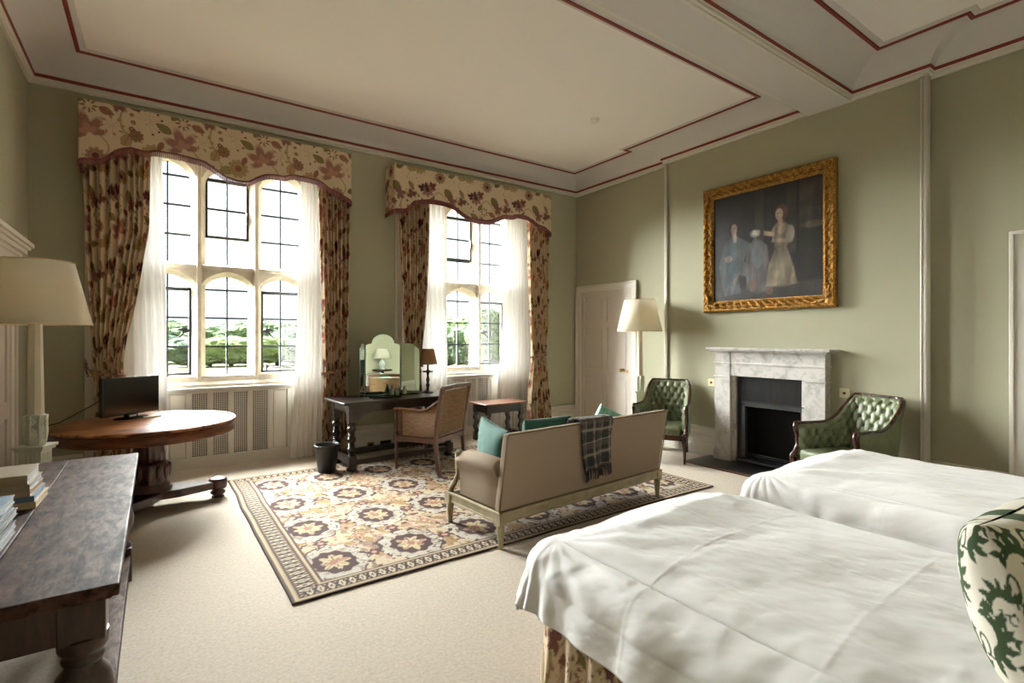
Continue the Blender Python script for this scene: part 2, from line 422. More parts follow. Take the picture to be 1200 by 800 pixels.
strips = [('cornice', M_whitebase, [(0,3.90),(.028,3.90),(.028,3.915),(.042,3.925),(.042,3.95),(.05,3.955)]),
          ('lower', M_red, [(.05,3.955),(.06,3.962),(.06,3.98),(.055,3.985)]),
          ('cove', M_cove, cove),
          ('upper', M_red, [(OC,ZC-.012),(OC+.004,ZC-.022),(OC+.03,ZC-.022),(OC+.034,ZC-.01)]),
          ('edge', M_cove, [(OC+.034,ZC-.01),(OC+.075,ZC-.004),(OC+.08,ZC)])]
bays = [  # counter-clockwise from above, interior on the left; scale of the offset for each side
  ([(XL,Y1B),(XB,Y1B),(XB,YB1),(XR,YB1),(XR,YW),(XL,YW)], [.92,1,1,1,1,1]),
  ([(XL,YF),(XR,YF),(XR,YB0),(XB,YB0),(XB,Y0B),(XL,Y0B)], [1]*6)]
acc = {k[0]: MB() for k in strips}; flat = MB()
for path, sc in bays:
    n = len(path)
    for nm, mt, prof in strips:
        rings = [[(x, y, z) for x, y in inset(path, [o*s for s in sc])] for o, z in prof]
        vs = [v for r in rings for v in r]; fs = []
        for i in range(len(rings)-1):
            for k in range(n):
                k2 = (k+1) % n; fs.append((i*n+k, i*n+k2, (i+1)*n+k2, (i+1)*n+k))
        acc[nm].add(vs, fs, False)
    ip = inset(path, [(OC+.08)*s for s in sc])
    flat.add([(x, y, ZC) for x, y in ip], [tuple(range(n))])
flat.box(XL-.3, XR+.3, YF-.3, YO, 4.38, 4.6)
ceil = st(flat.build('ceiling', M_ceil, fix=False))
st(MB().box(XL, XR, Y0B, Y1B, 3.90, 4.38).build('ceiling_beam', M_cove))
st(acc['cornice'].build('trim_1', M_whitebase, fix=False)); st(acc['cove'].build('ceiling_cove', M_cove, fix=False))
st(acc['lower'].build('trim_2', M_red, fix=False)); st(acc['upper'].build('trim_3', M_red, fix=False)); st(acc['edge'].build('trim_4', M_cove, fix=False))
# baseboards
bp = [(0,0),(.035,0),(.035,.17),(.028,.19),(.028,.24),(.034,.25),(.034,.28),(.02,.30),(.02,.335),(.012,.35),(0,.36)]
def baseboard(name, segs):
    m = MB()
    for (x0,y0),(x1,y1) in segs:
        dx, dy = x1-x0, y1-y0; L = math.hypot(dx,dy); nx, ny = -dy/L, dx/L
        vs = [(x+nx*o, y+ny*o, z) for (x,y) in ((x0,y0),(x1,y1)) for o, z in bp]; n = len(bp)
        m.add(vs, [tuple(range(n)), tuple(range(2*n-1,n-1,-1))]+[(i, n+i, n+(i+1)%n, (i+1)%n) for i in range(n)])
    st(m.build(name, M_whitebase))
baseboard('baseboard_back', [((OP[0][0]-.1,YW),(XL,YW)),((OP[1][0]-.1,YW),(OP[0][1]+.1,YW)),((XR,YW),(OP[1][1]+.1,YW))])
baseboard('baseboard_right', [((XR,YB1+.0),(XR,5.16)),((XB,YB0),(XB,2.44)),((XB,3.76),(XB,YB1)),((XR,1.12),(XR,YB0))])
baseboard('baseboard_left', [((XL,4.55),(XL,YF))])
# white edge beads on the chimney breast
for i, y in enumerate((YB0, YB1)):
    s = 1 if i else -1
    m = MB()
    for dx, dy, r in ((-.006, s*.006, .022), (-.024, -s*.022, .010), (.028, s*.020, .010)):
        m.lathe([(r, .0), (r, 3.905)], (XB+dx, y+dy, 0), 12)
    st(m.build('trim_%d' % (5+i), M_whitebase))
# ---------------------------------------------------------------- windows
def tudor(w, z0, zs, ap, n=14):
    """outline of an arched light, counter-clockwise from bottom left, local x"""
    h = w/2; pts = [(-h, z0), (-h*.33, z0), (h*.33, z0), (h, z0)]
    for k in range(1, 4): pts.append((h, z0+(zs-z0)*k/4))
    for k in range(n+1):
        q = math.cos(PI*k/n)
        pts.append((h*q, zs+(ap-zs)*(.78*math.sqrt(max(0,1-q*q))+.22*(1-abs(q)))))
    for k in range(3, 0, -1): pts.append((-h, z0+(zs-z0)*k/4))
    return pts
GY = 7.15
def stone_cell(m, cx, wc, zb, zt, w, z0, zs, ap):
    inn = tudor(w, z0, zs, ap); out = tudor(w+.095, z0-.035, zs, ap+.048)
    n = len(inn); c = (0, (z0+ap)/2)
    bx0, bx1 = -wc/2, wc/2
    rect = []
    for x, z in out:
        dx, dz = x-c[0], z-c[1]
        t = min([(bx1/dx if dx > 0 else bx0/dx) if abs(dx) > 1e-6 else 9e9, ((zt-c[1])/dz if dz > 0 else (zb-c[1])/dz) if abs(dz) > 1e-6 else 9e9])
        rect.append([dx*t+c[0], dz*t+c[1]])
    for q in ((bx0,zb),(bx1,zb),(bx1,zt),(bx0,zt)):
        j = min(range(n), key=lambda i: (rect[i][0]-q[0])**2+(rect[i][1]-q[1])**2); rect[j] = list(q)
    yf, yc, yb = 6.985, 7.10, 7.175
    rings = [(rect, yf), (out, yf), (inn, yc), (inn, yb), (rect, yb)]
    vs = [(cx+x, y, z) for r, y in rings for x, z in r]
    fs = [(i*n+k, i*n+(k+1)%n, (i+1)*n+(k+1)%n, (i+1)*n+k) for i in range(4) for k in range(n)]
    m.add(vs, fs)
    # raised roll on the face of each mullion
    return inn
def window(idx, cx, cases):
    root = thing('window_%d' % idx, None, None, (0,0,0)); root['kind'] = 'structure'
    m = MB(); a, b = OP[idx-1]
    lights = [cx-.606, cx, cx+.606]; W = .462
    for i, lx in enumerate(lights):
        for (zb, zt, z0, zs, ap, row) in ((.93,2.315,1.045,2.10,2.245,0),(2.315,3.80,2.385,3.33,3.555,1)):
            x0 = lx-.303 if i else a; x1 = lx+.303 if i < 2 else b
            # side cells are widened with plain stone beyond the module
            inn = stone_cell(m, lx, .606, zb, zt, W, z0, zs, ap)
            pane = MB(); pane.prism([(lx+x, z) for x, z in inn], GY-.003, GY+.003, 'y'); pane.build('pane', M_glass, root)
            lead = MB(); lead.box(lx-.009, lx+.009, GY-.012, GY+.012, z0, ap-.002)
            zz = (1.394,1.737,2.078) if row == 0 else (2.714,3.058,3.40)
            h = W/2
            for z in zz: lead.box(lx-h, lx+h, GY-.012, GY+.012, z-.010, z+.010)
            lead.build('lead_bars', M_lead, root)
            key = (i, row)
            if key in cases:
                c0, c1 = cases[key]; t = .026
                cs = MB(); cs.box(lx-h, lx-h+t, GY-.05, GY-.013, c0, c1); cs.box(lx+h-t, lx+h, GY-.05, GY-.013, c0, c1)
                cs.box(lx-h, lx+h, GY-.05, GY-.013, c0, c0+t*1.2); cs.box(lx-h, lx+h, GY-.05, GY-.013, c1-t*1.5, c1)
                co = cs.build('casement', M_iron, root, bevel=.004)
                s = 1 if (i == 0 or row == 1) else -1
                hx = lx+s*(h-.02); hz = 1.74-.155 if row == 0 else 2.98
                hd = MB()
                if row == 0:
                    hd.prism([(hx+s*.015,hz),(hx-s*.03,hz+.032),(hx-s*.10,hz+.022),(hx-s*.13,hz+.0),(hx-s*.07,hz-.012),(hx-s*.03,hz-.03)], GY-.10, GY-.05, 'y')
                    hd.tube([(hx-s*.05, GY-.09, hz-.0), (hx-s*.075, GY-.11, hz-.05), (hx-s*.11, GY-.12, hz-.085), (hx-s*.15, GY-.12, hz-.095)], [.011,.010,.008,.004], 8)
                else:
                    hd.tube([(hx, GY-.06, hz-.07), (hx+.005, GY-.08, hz-.0), (hx, GY-.07, hz+.07)], [.008,.016,.006], 8)
                hd.build('handle', M_iron, co)
                if row == 0 and s == -1:
                    sb = MB(); sb.tube([(lx-.17, GY-.07, c0+.07), (lx+.12, GY-.13, c0+.05)], .008, 8); sb.box(lx-.18, lx-.16, GY-.08, GY-.05, c0+.03, c0+.1); sb.build('window_stay', M_iron, co)
    # side stone beyond the lights
    m.box(a-.05, cx-.606-.303, 6.985, 7.175, .93, 3.80); m.box(cx+.606+.303, b+.05, 6.985, 7.175, .93, 3.80)
    for mx in (cx-.303, cx+.303):
        m.prism([(mx-.028,6.985),(mx-.018,6.955),(mx+.018,6.955),(mx+.028,6.985)], .99, 3.8, 'z')
    m.box(a-.05, b+.05, 6.972, 7.0, 2.30, 2.335)
    m.build('stone_frame', M_stone, root, fix=True)
    MB().prism([(6.90,.93),(7.0,.93),(7.0,1.045),(6.985,1.045),(6.95,.985),(6.90,.955)], a, b, 'x').build('stone_sill', M_stone, root)
    # splayed white reveals with architrave
    rv = MB()
    for s, e in ((1, a), (-1, b)):
        rv.box(min(e, e+s*.02), max(e, e+s*.02), YW+.002, 6.985, 0, ZO)
        for z0, z1 in ((.15,1.2),(1.35,2.5),(2.65,3.7)):
            rv.box(min(e+s*.02, e+s*.03), max(e+s*.02, e+s*.03), YW+.07, 6.90, z0, z1)
    rv.box(a, b, YW+.002, 6.985, ZO-.02, ZO)
    rv.build('shutter_case', M_whitebase, root, bevel=.004)
    ar = MB()
    for x0, x1 in ((a-.09, a), (b, b+.09)):
        ar.box(x0, x1, YW-.025, YW, 0, ZO+.0); ar.box(x0+.02, x1-.03, YW-.035, YW-.02, 0, ZO)
    ar.build('architrave', M_whitebase, root, bevel=.004)
    for z in (.55, 1.14, 1.34):
        hg = MB(); hg.box(a-.035, a-.008, YW-.042, YW-.035, z-.03, z+.03); hg.lathe([(.006,z-.035),(.006,z+.035)], (a-.006, YW-.042, 0), 8); hg.build('hinge', M_brass, root)
    return root
window(1, .722, {(1,1):(2.70,3.42), (0,0):(1.06,2.09), (2,0):(1.06,2.09)})
window(2, 3.938, {(1,1):(2.72,3.40), (2,0):(1.06,2.09), (0,0):(1.06,2.09)})
# radiator casings under the windows
def radiator_case(cx, a, b, label):
    t = thing('radiator_casing', label, 'radiator cover', (cx, 6.9, 0))
    def px(x): return x-cx
    yf = -.03
    g = [(-.396,-.245),(-.187,-.03),(.025,.172),(.227,.395)]
    pn = [(-.62,-.455),(.45,.62),(-.86,-.68),(.665,.86)]
    m = MB(); m.box(px(a)+.03, px(b)-.03, -.005, .02, 0, .90)
    xs = sorted([v for p in g+pn for v in p]); edges = [px(a)+.03]+xs+[px(b)-.03]
    for i in range(0, len(edges), 2): m.box(edges[i], edges[i+1], yf, -.005, .10, .90)
    m.box(px(a)+.03, px(b)-.03, yf, -.005, .86, .90); m.box(px(a)+.03, px(b)-.03, yf-.012, -.005, 0, .125)
    m.build('frame', M_whitebase, t, bevel=.004)
    for x0, x1 in pn:
        q = MB(); q.box(x0+.012, x1-.012, yf+.008, yf+.02, .14, .845); q.build('panel', M_whitebase, t, bevel=.006)
    for x0, x1 in g:
        q = MB(); q.box(x0, x1, -.012, -.008, .125, .86); k = q.build('grille_backing', M_grilleb, t)
        q = MB(); nv = 7; nh = 34
        for i in range(nv+1):
            x = x0+(x1-x0)*i/nv; q.box(x-.0035, x+.0035, -.022, -.014, .125, .86)
        for j in range(nh+1):
            z = .13+.725*j/nh; q.box(x0, x1, -.024, -.016, z-.0032, z+.0032)
        q.build('grille', M_whitebase, k)
    q = MB(); q.box(px(a)+.03, px(b)-.03, -.075, .01, .90, .925); q.box(px(a)+.03, px(b)-.03, -.055, .0, .885, .90)
    q.build('ledge', M_whitebase, t, bevel=.006)
radiator_case(.74, -.46, 1.90, 'white panelled radiator casing with lattice grilles under the window beside the television')
radiator_case(3.938, 2.75, 5.11, 'white panelled radiator casing with lattice grilles behind the small stool table')
# ---------------------------------------------------------------- doors
def panel_door(name, x, y0, y1, zt, knob=None, flip=1):
    """door on the wall plane x, leaf between y0..y1; flip=1 faces -x"""
    root = thing(name, None, None, (x, 0, 0)); root['kind'] = 'structure'
    f = MB(); s = -flip; fw = .11
    def bx(m, d0, d1, *r): m.box(min(s*d0, s*d1), max(s*d0, s*d1), *r)
    for a, b in ((y0, y0+fw), (y1-fw, y1)): bx(f, 0, .035, a, b, 0, zt)
    bx(f, 0, .0345, y0+.001, y1-.001, zt-fw, zt-.001)
    for a, b in ((y0, y0+.03), (y1-.03, y1)): bx(f, 0, .055, a, b, 0, zt)
    bx(f, 0, .0545, y0+.0005, y1-.0005, zt-.03, zt+.0005)
    f.build('door_frame', M_whitebase, root, bevel=.006)
    L = MB(); a, b, z = y0+fw, y1-fw, zt-fw; bx(L, .001, .006, a, b, .01, z)
    mid = (a+b)/2; st_ = .085; rows = [(.16,.86),(.99,1.66),(1.77,z-.10)]
    for p, q in ((a, a+st_), (b-st_, b), (mid-.045, mid+.045)): bx(L, .006, .022, p, q, .01, z)
    for p, q in ((.01,.16),(.86,.99),(1.66,1.77),(z-.10,z)): bx(L, .0055, .0213, a+.0005, b-.0005, p+.0005, q-.0005)
    for p, q in ((a+st_, mid-.045), (mid+.045, b-st_)):
        for z0, z1 in rows: bx(L, .006, .014, p+.035, q-.035, z0+.035, z1-.035)
    lo = L.build('door_leaf', M_door, root, bevel=.005)
    if knob:
        k = MB(); Mx = Matrix.Rotation(PI/2*s, 4, 'Y')
        k.lathe([(.026,0),(.026,.006),(.010,.01),(.010,.035),(.024,.042),(.03,.055),(.024,.068),(.001,.072)], (s*.022, knob, 1.0), 16, M=Mx); k.build('door_handle', M_brass, lo)
        k = MB(); bx(k, .022, .028, knob-.10, knob-.07, .96, 1.01); k.build('keyhole_plate', M_brass, lo)
    return root
panel_door('door_1', XR, 5.16, 6.50, 2.36, 5.44)
panel_door('door_2', XR, -.20, 1.11, 2.39)
d3 = panel_door('door_3', XL, 4.62, 5.78, 2.12, None, -1)
cp = MB()
for k, (d, z0, z1) in enumerate(((.05,2.12,2.17),(.07,2.17,2.20),(.095,2.20,2.235),(.115,2.235,2.26),(.135,2.26,2.295))): cp.box(0, d, 4.56-d+.05, 5.83+d-.05, z0, z1)
cp.build('door_cornice', M_whitebase, d3, bevel=.004)
# ---------------------------------------------------------------- outside
g = MB(); g.add([(-260,7.9,-3.2),(420,7.9,-3.2),(420,70,-3.6),(420,330,-3.5),(-260,330,-3.5),(-260,70,-3.6)], [(0,1,2,5),(5,2,3,4)])
tag(g.build('meadow', M_grass, fix=True), 'pale green meadow seen through the windows', 'meadow', kind='stuff')
def blob(bmx, c, r, sub, seed, amp=.35):
    b = bmesh.new(); bmesh.ops.create_icosphere(b, subdivisions=sub, radius=1)
    rr = random.Random(seed); o = rr.random()*50
    for v in b.verts:
        n = v.co.normalized()
        d = 1+amp*(float(fbm(n.x*2.2+o+n.z*1.3, n.y*2.2+o-n.z, 4, seed))*2)+.22*(rr.random()-.5)
        v.co = n*d
    vs = [(v.co.x*r[0]+c[0], v.co.y*r[1]+c[1], v.co.z*r[2]+c[2]) for v in b.verts]
    bmx.add(vs, [tuple(v.index for v in f.verts) for f in b.faces], False); b.free(); return vs
def tree(x, y, h, w, mt, label, seed, gz=-3.6):
    t = thing('tree', label, 'tree', (x, y, gz), 0, None)
    rr = random.Random(seed); m = MB(); allv = []
    for k in range(9):
        a = rr.random()*2*PI; q = rr.random()**.5*w*.30; zz = h*(.34+.42*rr.random())
        allv += blob(m, (q*math.cos(a), q*math.sin(a)*.7, zz), (w*.30*(.8+.5*rr.random()), w*.28, h*.22*(.8+.5*rr.random())), 3, seed*31+k)
    allv += blob(m, (0,0,h*.36), (w*.46, w*.35, h*.30), 3, seed*31+20)
    allv += blob(m, (0,0,h*.72), (w*.28, w*.28, h*.24), 3, seed*31+21)
    for k in range(3800):
        v = rr.choice(allv); s = h*.026*(.6+rr.random()); e = [Vector((rr.gauss(0,1), rr.gauss(0,1), rr.gauss(0,1))).normalized()*s for _ in range(3)]
        p = Vector(v)+Vector((rr.gauss(0,1),rr.gauss(0,1),rr.gauss(0,1)))*h*.02; p.z = max(p.z, .3)
        b = len(m.v); m.v += [tuple(p+q) for q in e]; m.f.append((b, b+1, b+2)); m.sm.append(False)
    m.build('crown', mt, t, fix=False)
    MB().lathe([(w*.05,0),(w*.035,h*.3),(w*.02,h*.6)], (0,0,0), 10).build('trunk', M_bark, t)
def azpx(px, D): # a point D metres out, in the direction that the window light at px shows
    a = R(35)+math.atan((px-600)/597); return D*math.sin(a), D*math.cos(a)
# ================================================================ TEXTILES AT THE WINDOWS
def interp_prof(prof, z):
    zs = np.array([p[0] for p in prof][::-1]); a = np.array([p[1] for p in prof][::-1]); b = np.array([p[2] for p in prof][::-1])
    return np.interp(z, zs, a), np.interp(z, zs, b)
def drape(name, prof, y0, nf, amp, clothw, mat, seed, printed=True, parent=None, ncol=190, dz=.012, jag=.45, amp_by_width=None):
    zt, zb = prof[0][0], prof[-1][0]; nz = int((zt-zb)/dz)
    z = np.linspace(zt, zb, nz)[:, None]; s = np.linspace(0, 1, ncol)[None, :]
    xl, xr = interp_prof(prof, z[:, 0])
    # smooth the edges a little
    k = np.ones(15)/15; pad = lambda q: np.convolve(np.pad(q, 7, 'edge'), k, 'valid')
    xl = pad(xl)[:, None]; xr = pad(xr)[:, None]
    ph = 2*PI*nf*(s + .25*fbm(s*3.3, z*.35+seed, 2, seed)*1.0) + 1.2*fbm(s*2, z*.8, 2, seed+5)
    W = (xr-xl)
    wmax = max(p[2]-p[1] for p in prof)
    A = amp*(.75+.5*vnoise(s*nf*.9, z*.5, seed+2)) * (np.clip(W/wmax, .45, 1))
    fold = np.sin(ph) + .22*np.sin(2*ph+1)
    if printed: fold = 1-2*np.abs(np.sin(ph/2))**.7; A = A*1.15
    Y = y0 + A*fold + .008*fbm(s*9, z*3, 3, seed+8)
    X = xl + W*(s + jag*np.cos(ph)/(2*PI*nf)) + .004*fbm(s*5, z*2, 3, seed+9)
    P = np.stack([X, Y, z+0*s], -1)
    cols = FL.sample(((s*clothw+seed*.37)+0*z)*.9, (z+0*s+seed*.21)*.9) if printed else None
    return np_grid(name, P, mat, parent, cols)
def curtain(label, prof, seed, nf, tie, hook, group=None):
    t = thing('floral_curtain', label, 'curtain', (0,0,0))
    drape('drape', prof, 6.40, nf, .055, 1.2, M_floral, seed, parent=t)
    zt = tie; xl, xr = interp_prof(prof, np.array([zt])); xl, xr = xl[0], xr[0]; cx = (xl+xr)/2; rx = (xr-xl)/2+.02
    pts = []
    for k in range(25):
        a = 2*PI*k/24; pts.append((cx+rx*math.cos(a), 6.40+.062*math.sin(a), zt+.03*math.cos(a)*(1 if hook > cx else -1)))
    m = MB(); m.sweep(pts, [(-.006,-.012),(.006,-.012),(.009,0),(.006,.012),(-.006,.012)], smooth=True)
    for q in (-.025, .025): m.tube([(p[0], p[1]+(.004 if p[1] > 6.4 else -.004), p[2]+q*.55) for p in pts], .007, 6)
    s = 1 if hook > cx else -1
    m.tube([(cx+s*rx, 6.42, zt+.03), ((cx+s*rx+hook)/2, 6.46, zt+.05), (hook, 6.50, zt+.13), (hook+s*.0, 6.50, zt+.06), ((cx+s*rx+hook)/2, 6.46, zt-.02)], .008, 6)
    m.build('tieback', M_tie, t)
    hk = MB(); hk.tube([(hook, 6.525, zt+.13), (hook, 6.49, zt+.12), (hook, 6.485, zt+.15)], .007, 6); hk.build('tieback_hook', M_brass, t)
    return t
curtain('floral curtain left of the wide window, behind the television table', [(3.50,-.575,-.03),(2.6,-.55,-.045),(1.90,-.53,-.15),(1.45,-.51,-.24),(1.18,-.50,-.27),(1.05,-.49,-.25),(.6,-.49,-.16),(.02,-.49,-.13)], 3, 9, 1.14, -.56)
curtain('floral curtain between the windows, at the left end of the dressing table', [(3.50,1.60,2.00),(2.6,1.63,1.99),(1.95,1.66,1.985),(1.3,1.67,1.965),(1.08,1.68,1.95),(.7,1.66,1.96),(.02,1.64,1.96)], 8, 8, 1.09, 2.02)
curtain('floral curtain behind the folding mirror, left of the narrow window', [(3.50,2.62,3.10),(2.6,2.66,3.08),(2.0,2.69,3.05),(1.5,2.72,3.00),(1.2,2.74,2.97),(.7,2.72,2.98),(.02,2.70,2.99)], 13, 9, 1.15, 2.66)
curtain('floral curtain at the right end of the window wall, near the far door', [(3.50,4.78,5.20),(2.6,4.79,5.20),(2.1,4.81,5.20),(1.6,4.84,5.18),(1.2,4.87,5.14),(.8,4.82,5.19),(.02,4.76,5.27)], 21, 8, 1.22, 5.22)
def sheer(label, prof, seed, nf):
    o = drape('sheer_curtain', prof, 6.72, nf, .028, 1, M_sheer, seed, printed=False, ncol=110, dz=.04)
    return tag(o, label, 'curtain')
sheer('white sheer curtain behind the television, left side of the wide window', [(3.76,-.42,.05),(2.4,-.44,.085),(1.4,-.44,.10),(.01,-.44,.115)], 4, 8)
sheer('white sheer curtain falling to the floor behind the black waste bin', [(3.76,1.50,1.86),(2.4,1.47,1.88),(1.4,1.43,1.88),(.01,1.36,1.88)], 6, 8)
sheer('white sheer curtain behind the small tan-shaded table lamp', [(3.76,2.80,3.48),(2.4,2.78,3.49),(1.4,2.78,3.53),(.01,2.78,3.54)], 9, 9)
sheer('white sheer curtain behind the small stool table', [(3.76,4.63,5.06),(2.4,4.58,5.07),(1.4,4.50,5.08),(.01,4.36,5.09)], 12, 8)
def pelmet(label, pts, x0, x1, zt, seed):
    t = thing('floral_pelmet', label, 'pelmet', ((x0+x1)/2, 6.3, 0))
    cx = (x0+x1)/2
    xs = [p[0] for p in pts]; zs = [p[1] for p in pts]
    yF, yB = 6.22, 6.525; d = .006
    path = []
    for k in range(int((yB-yF)/d)): path.append((x0, yB-k*d, zs[0]))
    n = int((x1-x0)/d)
    for k in range(n+1):
        x = x0+(x1-x0)*k/n; path.append((x, yF, None))
    for k in range(1, int((yB-yF)/d)): path.append((x1, yF+k*d, zs[-1]))
    px = np.array([p[0] for p in path]); py = np.array([p[1] for p in path])
    zb = np.interp(px, xs, zs); kk = np.ones(9)/9; zb = np.convolve(np.pad(zb, 4, 'edge'), kk, 'valid')
    nz = 100; tt = np.linspace(0, 1, nz)[:, None]
    Z = zt*(1-tt)+zb[None]*tt
    arc = np.arange(len(path))*d
    P = np.stack([px[None]-cx+0*Z, py[None]-6.3+0*Z, Z], -1)
    o = np_grid('panel', P, M_floralop, t, FL.sample((arc[None]+seed+0*Z)*.80, (Z+seed*1.7)*.80), solid=.012)
    m = MB(); m.box(x0+.006-cx, x1-.006-cx, yF+.006-6.3, yB-6.3, zt-.02, zt-.005); m.build('top_board', M_white, t)
    m = MB(); i = 0
    while i < len(path)-1:
        a = Vector((px[i]-cx, py[i]-6.3, zb[i])); b = Vector((px[i+1]-cx, py[i+1]-6.3, zb[i+1])); dr = (b-a); dr.z = 0; dr.normalize(); nr = Vector((dr.y, -dr.x, 0))
        mid = (a+b)/2; L = .052+.006*rng.random(); w = .0046
        for sgn in (0,):
            p = mid+nr*.010; q = Vector((0,0,L))
            o2 = len(m.v); j = dr*w
            m.v += [tuple(p-j+nr*.004), tuple(p+j+nr*.004), tuple(p+j-q*1+nr*.006), tuple(p-j-q+nr*.006), tuple(p-j-nr*.004), tuple(p+j-nr*.004), tuple(p+j-q-nr*.004), tuple(p-j-q-nr*.004)]
            m.f += [tuple(o2+k for k in f) for f in ((0,1,2,3),(5,4,7,6),(4,0,3,7),(1,5,6,2),(3,2,6,7))]; m.sm += [False]*5
        i += 2
    m.tube([(px[i]-cx, py[i]-6.3+(-.008 if abs(py[i]-yF) < .01 else 0), zb[i]) for i in range(0, len(path), 4)], .010, 6)
    m.build('fringe', M_fringe, t, fix=False)
pelmet('floral pelmet with maroon fringe over the wide three-light window', [(-.59,3.17),(-.41,3.20),(-.30,3.31),(-.20,3.352),(-.06,3.335),(-.02,3.365),(.2,3.365),(.425,3.34),(.50,3.29),(.62,3.215),(.74,3.19),(.84,3.20),(.90,3.25),(1.0,3.31),(1.10,3.325),(1.20,3.322),(1.28,3.36),(1.45,3.355),(1.60,3.34),(1.70,3.27),(1.80,3.24),(1.95,3.17)], -.585, 1.955, 3.74, .08)
pelmet('floral pelmet with maroon fringe over the narrower far window', [(2.52,3.15),(2.68,3.17),(2.78,3.29),(2.9,3.32),(3.02,3.345),(3.2,3.345),(3.36,3.32),(3.46,3.26),(3.6,3.19),(3.76,3.17),(3.95,3.18),(4.08,3.24),(4.2,3.30),(4.35,3.305),(4.45,3.345),(4.62,3.34),(4.75,3.29),(4.85,3.24),(4.98,3.22),(5.10,3.15)], 2.52, 5.10, 3.735, .31)
# ================================================================ RUG
def rug():
    x0, x1, y0, y1 = .62, 4.60, 3.04, 6.06; r = .0085
    nx, ny = int((x1-x0)/r), int((y1-y0)/r)
    X, Y = np.meshgrid(np.linspace(x0, x1, nx), np.linspace(y0, y1, ny))
    c = np.zeros((ny, nx, 3)) + L3((204,183,152))
    def put(mask, col, a=1):
        nonlocal c
        m = np.clip(mask, 0, 1)[..., None]*a; c = c*(1-m)+L3(col)*m
    w = lambda d, k=.006: np.clip(.5-d/k, 0, 1)
    Xw = X+.03*fbm(X*9, Y*9, 3, 3); Yw = Y+.03*fbm(X*9, Y*9, 3, 4)
    put(fbm(X*14, Y*10, 3, 40) > .09, (172,136,86)); put(fbm(X*20, Y*14, 3, 41) > .13, (188,146,128)); put(fbm(X*17+5, Y*13, 3, 42) > .15, (150,124,108))
    put(np.abs(fbm(X*7, Y*7, 2, 43)) < .010, (134,104,74)); put(fbm(X*22, Y*22, 2, 44) > .19, (92,52,44))
    # medallion lattice
    px, py = .548, .714; mx, my = .975, 3.455
    for sh in (0,):
        ux = (Xw-mx)/px; uy = (Yw-my)/py
        lx = (ux-np.round(ux))*px; ly = (uy-np.round(uy))*py
        inb = (X < 4.45)
        th = np.arctan2(ly/.86, lx/.72); rr = np.hypot(lx/.80, ly/1.0)
        idx = np.round(ux)+np.round(uy)
        R1 = .268*(1+.05*np.cos(12*th)+.03*np.cos(7*th+1))
        put(w(rr-R1-.016)*inb, (84,50,42)*1); put(w(rr-R1*.98), (196,184,170)); put((rr < R1)*(fbm(X*40, Y*40, 2, 50) > .08), (158,142,128)); put((rr < R1)*(fbm(X*34, Y*34, 2, 51) > .17), (90,58,50), .8)
        put(w(np.abs(rr-R1*1.02)-.020)*(np.cos(4*th+PI/4*idx)+.5*np.cos(11*th) > .25), (74,44,40)); put((np.abs(rr-R1*.97) < .03)*(fbm(X*30, Y*30, 2, 55) > .02), (206,194,178))
        put((rr > R2_)*(rr < R1)*(fbm(X*50, Y*50, 2, 56) > .10), (146,132,122)) if False else None
        R2 = .182*(1+.05*np.cos(10*th+.6)); put(w(rr-R2-.006), (200,180,150)); put(w(rr-R2), (70,34,34))
        R3 = .112*(1+.20*np.cos(8*th)+.12*np.cos(5*th+idx)); put(w(rr-R3), (202,182,142)); put(w(rr-R3)*(fbm(X*26, Y*26, 2, 52) > .05), (178,132,108)); put(w(rr-R3)*(np.abs(np.sin(4*th))*rr < .009), (96,58,48)); put(w(rr-.035), (170,112,96))
        # leafy crosses between the medallions
        ox = (ux-.5-np.round(ux-.5))*px; oy = (uy-.5-np.round(uy-.5))*py; ro = np.hypot(ox, oy); to = np.arctan2(oy, ox)
        R4 = .105*(np.abs(np.cos(2*to)))**.8*(.7+.3*np.cos(9*to)); put(w(ro-R4-.006), (84,50,42)); put(w(ro-R4+.006), (196,160,112)); put(w(ro-.035), (186,116,100)); put(w(ro-.015), (220,200,160))
        for q in (0, 1):
            hx = (ux-.5*q-np.round(ux-.5*q))*px; hy = (uy-.5*(1-q)-np.round(uy-.5*(1-q)))*py
            rh = np.hypot(hx, hy); t2 = np.arctan2(hy, hx); put(w(rh-.060*(.5+.5*np.abs(np.cos(3*t2+q)))), (84,46,42)); put(w(rh-.022), (206,150,128))
    # border
    e = np.minimum(np.minimum(X-x0, x1-X)*.82, np.minimum(Y-y0, y1-Y)); s = np.where(np.minimum(X-x0, x1-X) < np.minimum(Y-y0, y1-Y), Y, X)
    b = (e < .17); put(b, (208,188,156)); put(w(np.abs(e-.17)-.007), (80,48,42)); put(w(np.abs(e-.148)-.004), (168,120,90))
    tri = np.abs(((s/.052) % 1)-.5)*2; put(b*w(np.abs(e-.09)-.050, .004), (58,38,35)); q_ = (e-.09)/.046; f_ = ((s/.064) % 1)-.5; put(b*w(np.abs(q_)*.6+np.abs(f_)*2.3-.78, .12)*(np.abs(q_) < .95), (208,190,162)); put(b*w(np.abs(q_)*.8+np.abs(f_)*3.6-.45, .12), (84,52,46)); f2_ = ((s/.064+.5) % 1)-.5; put(b*w((1-np.abs(q_))*1.1+np.abs(f2_)*3-.55, .12)*(np.abs(q_) < .95), (190,160,128)); put(w(np.abs(e-.140)-.006), (66,42,38)); put(w(np.abs(e-.042)-.007), (66,42,38)); put(w(e-.016), (72,46,36)); put(w(np.abs(e-.028)-.005), (200,170,130))
    c = c*.66
    Z = .008+.0035*fbm(X*1.5, Y*1.5, 2, 60)
    Xo = X + np.where(e < .3, .03*fbm(Y*2.2, X*0+3, 2, 61), 0)*np.clip(1-(X-x0)/.5, 0, 1)
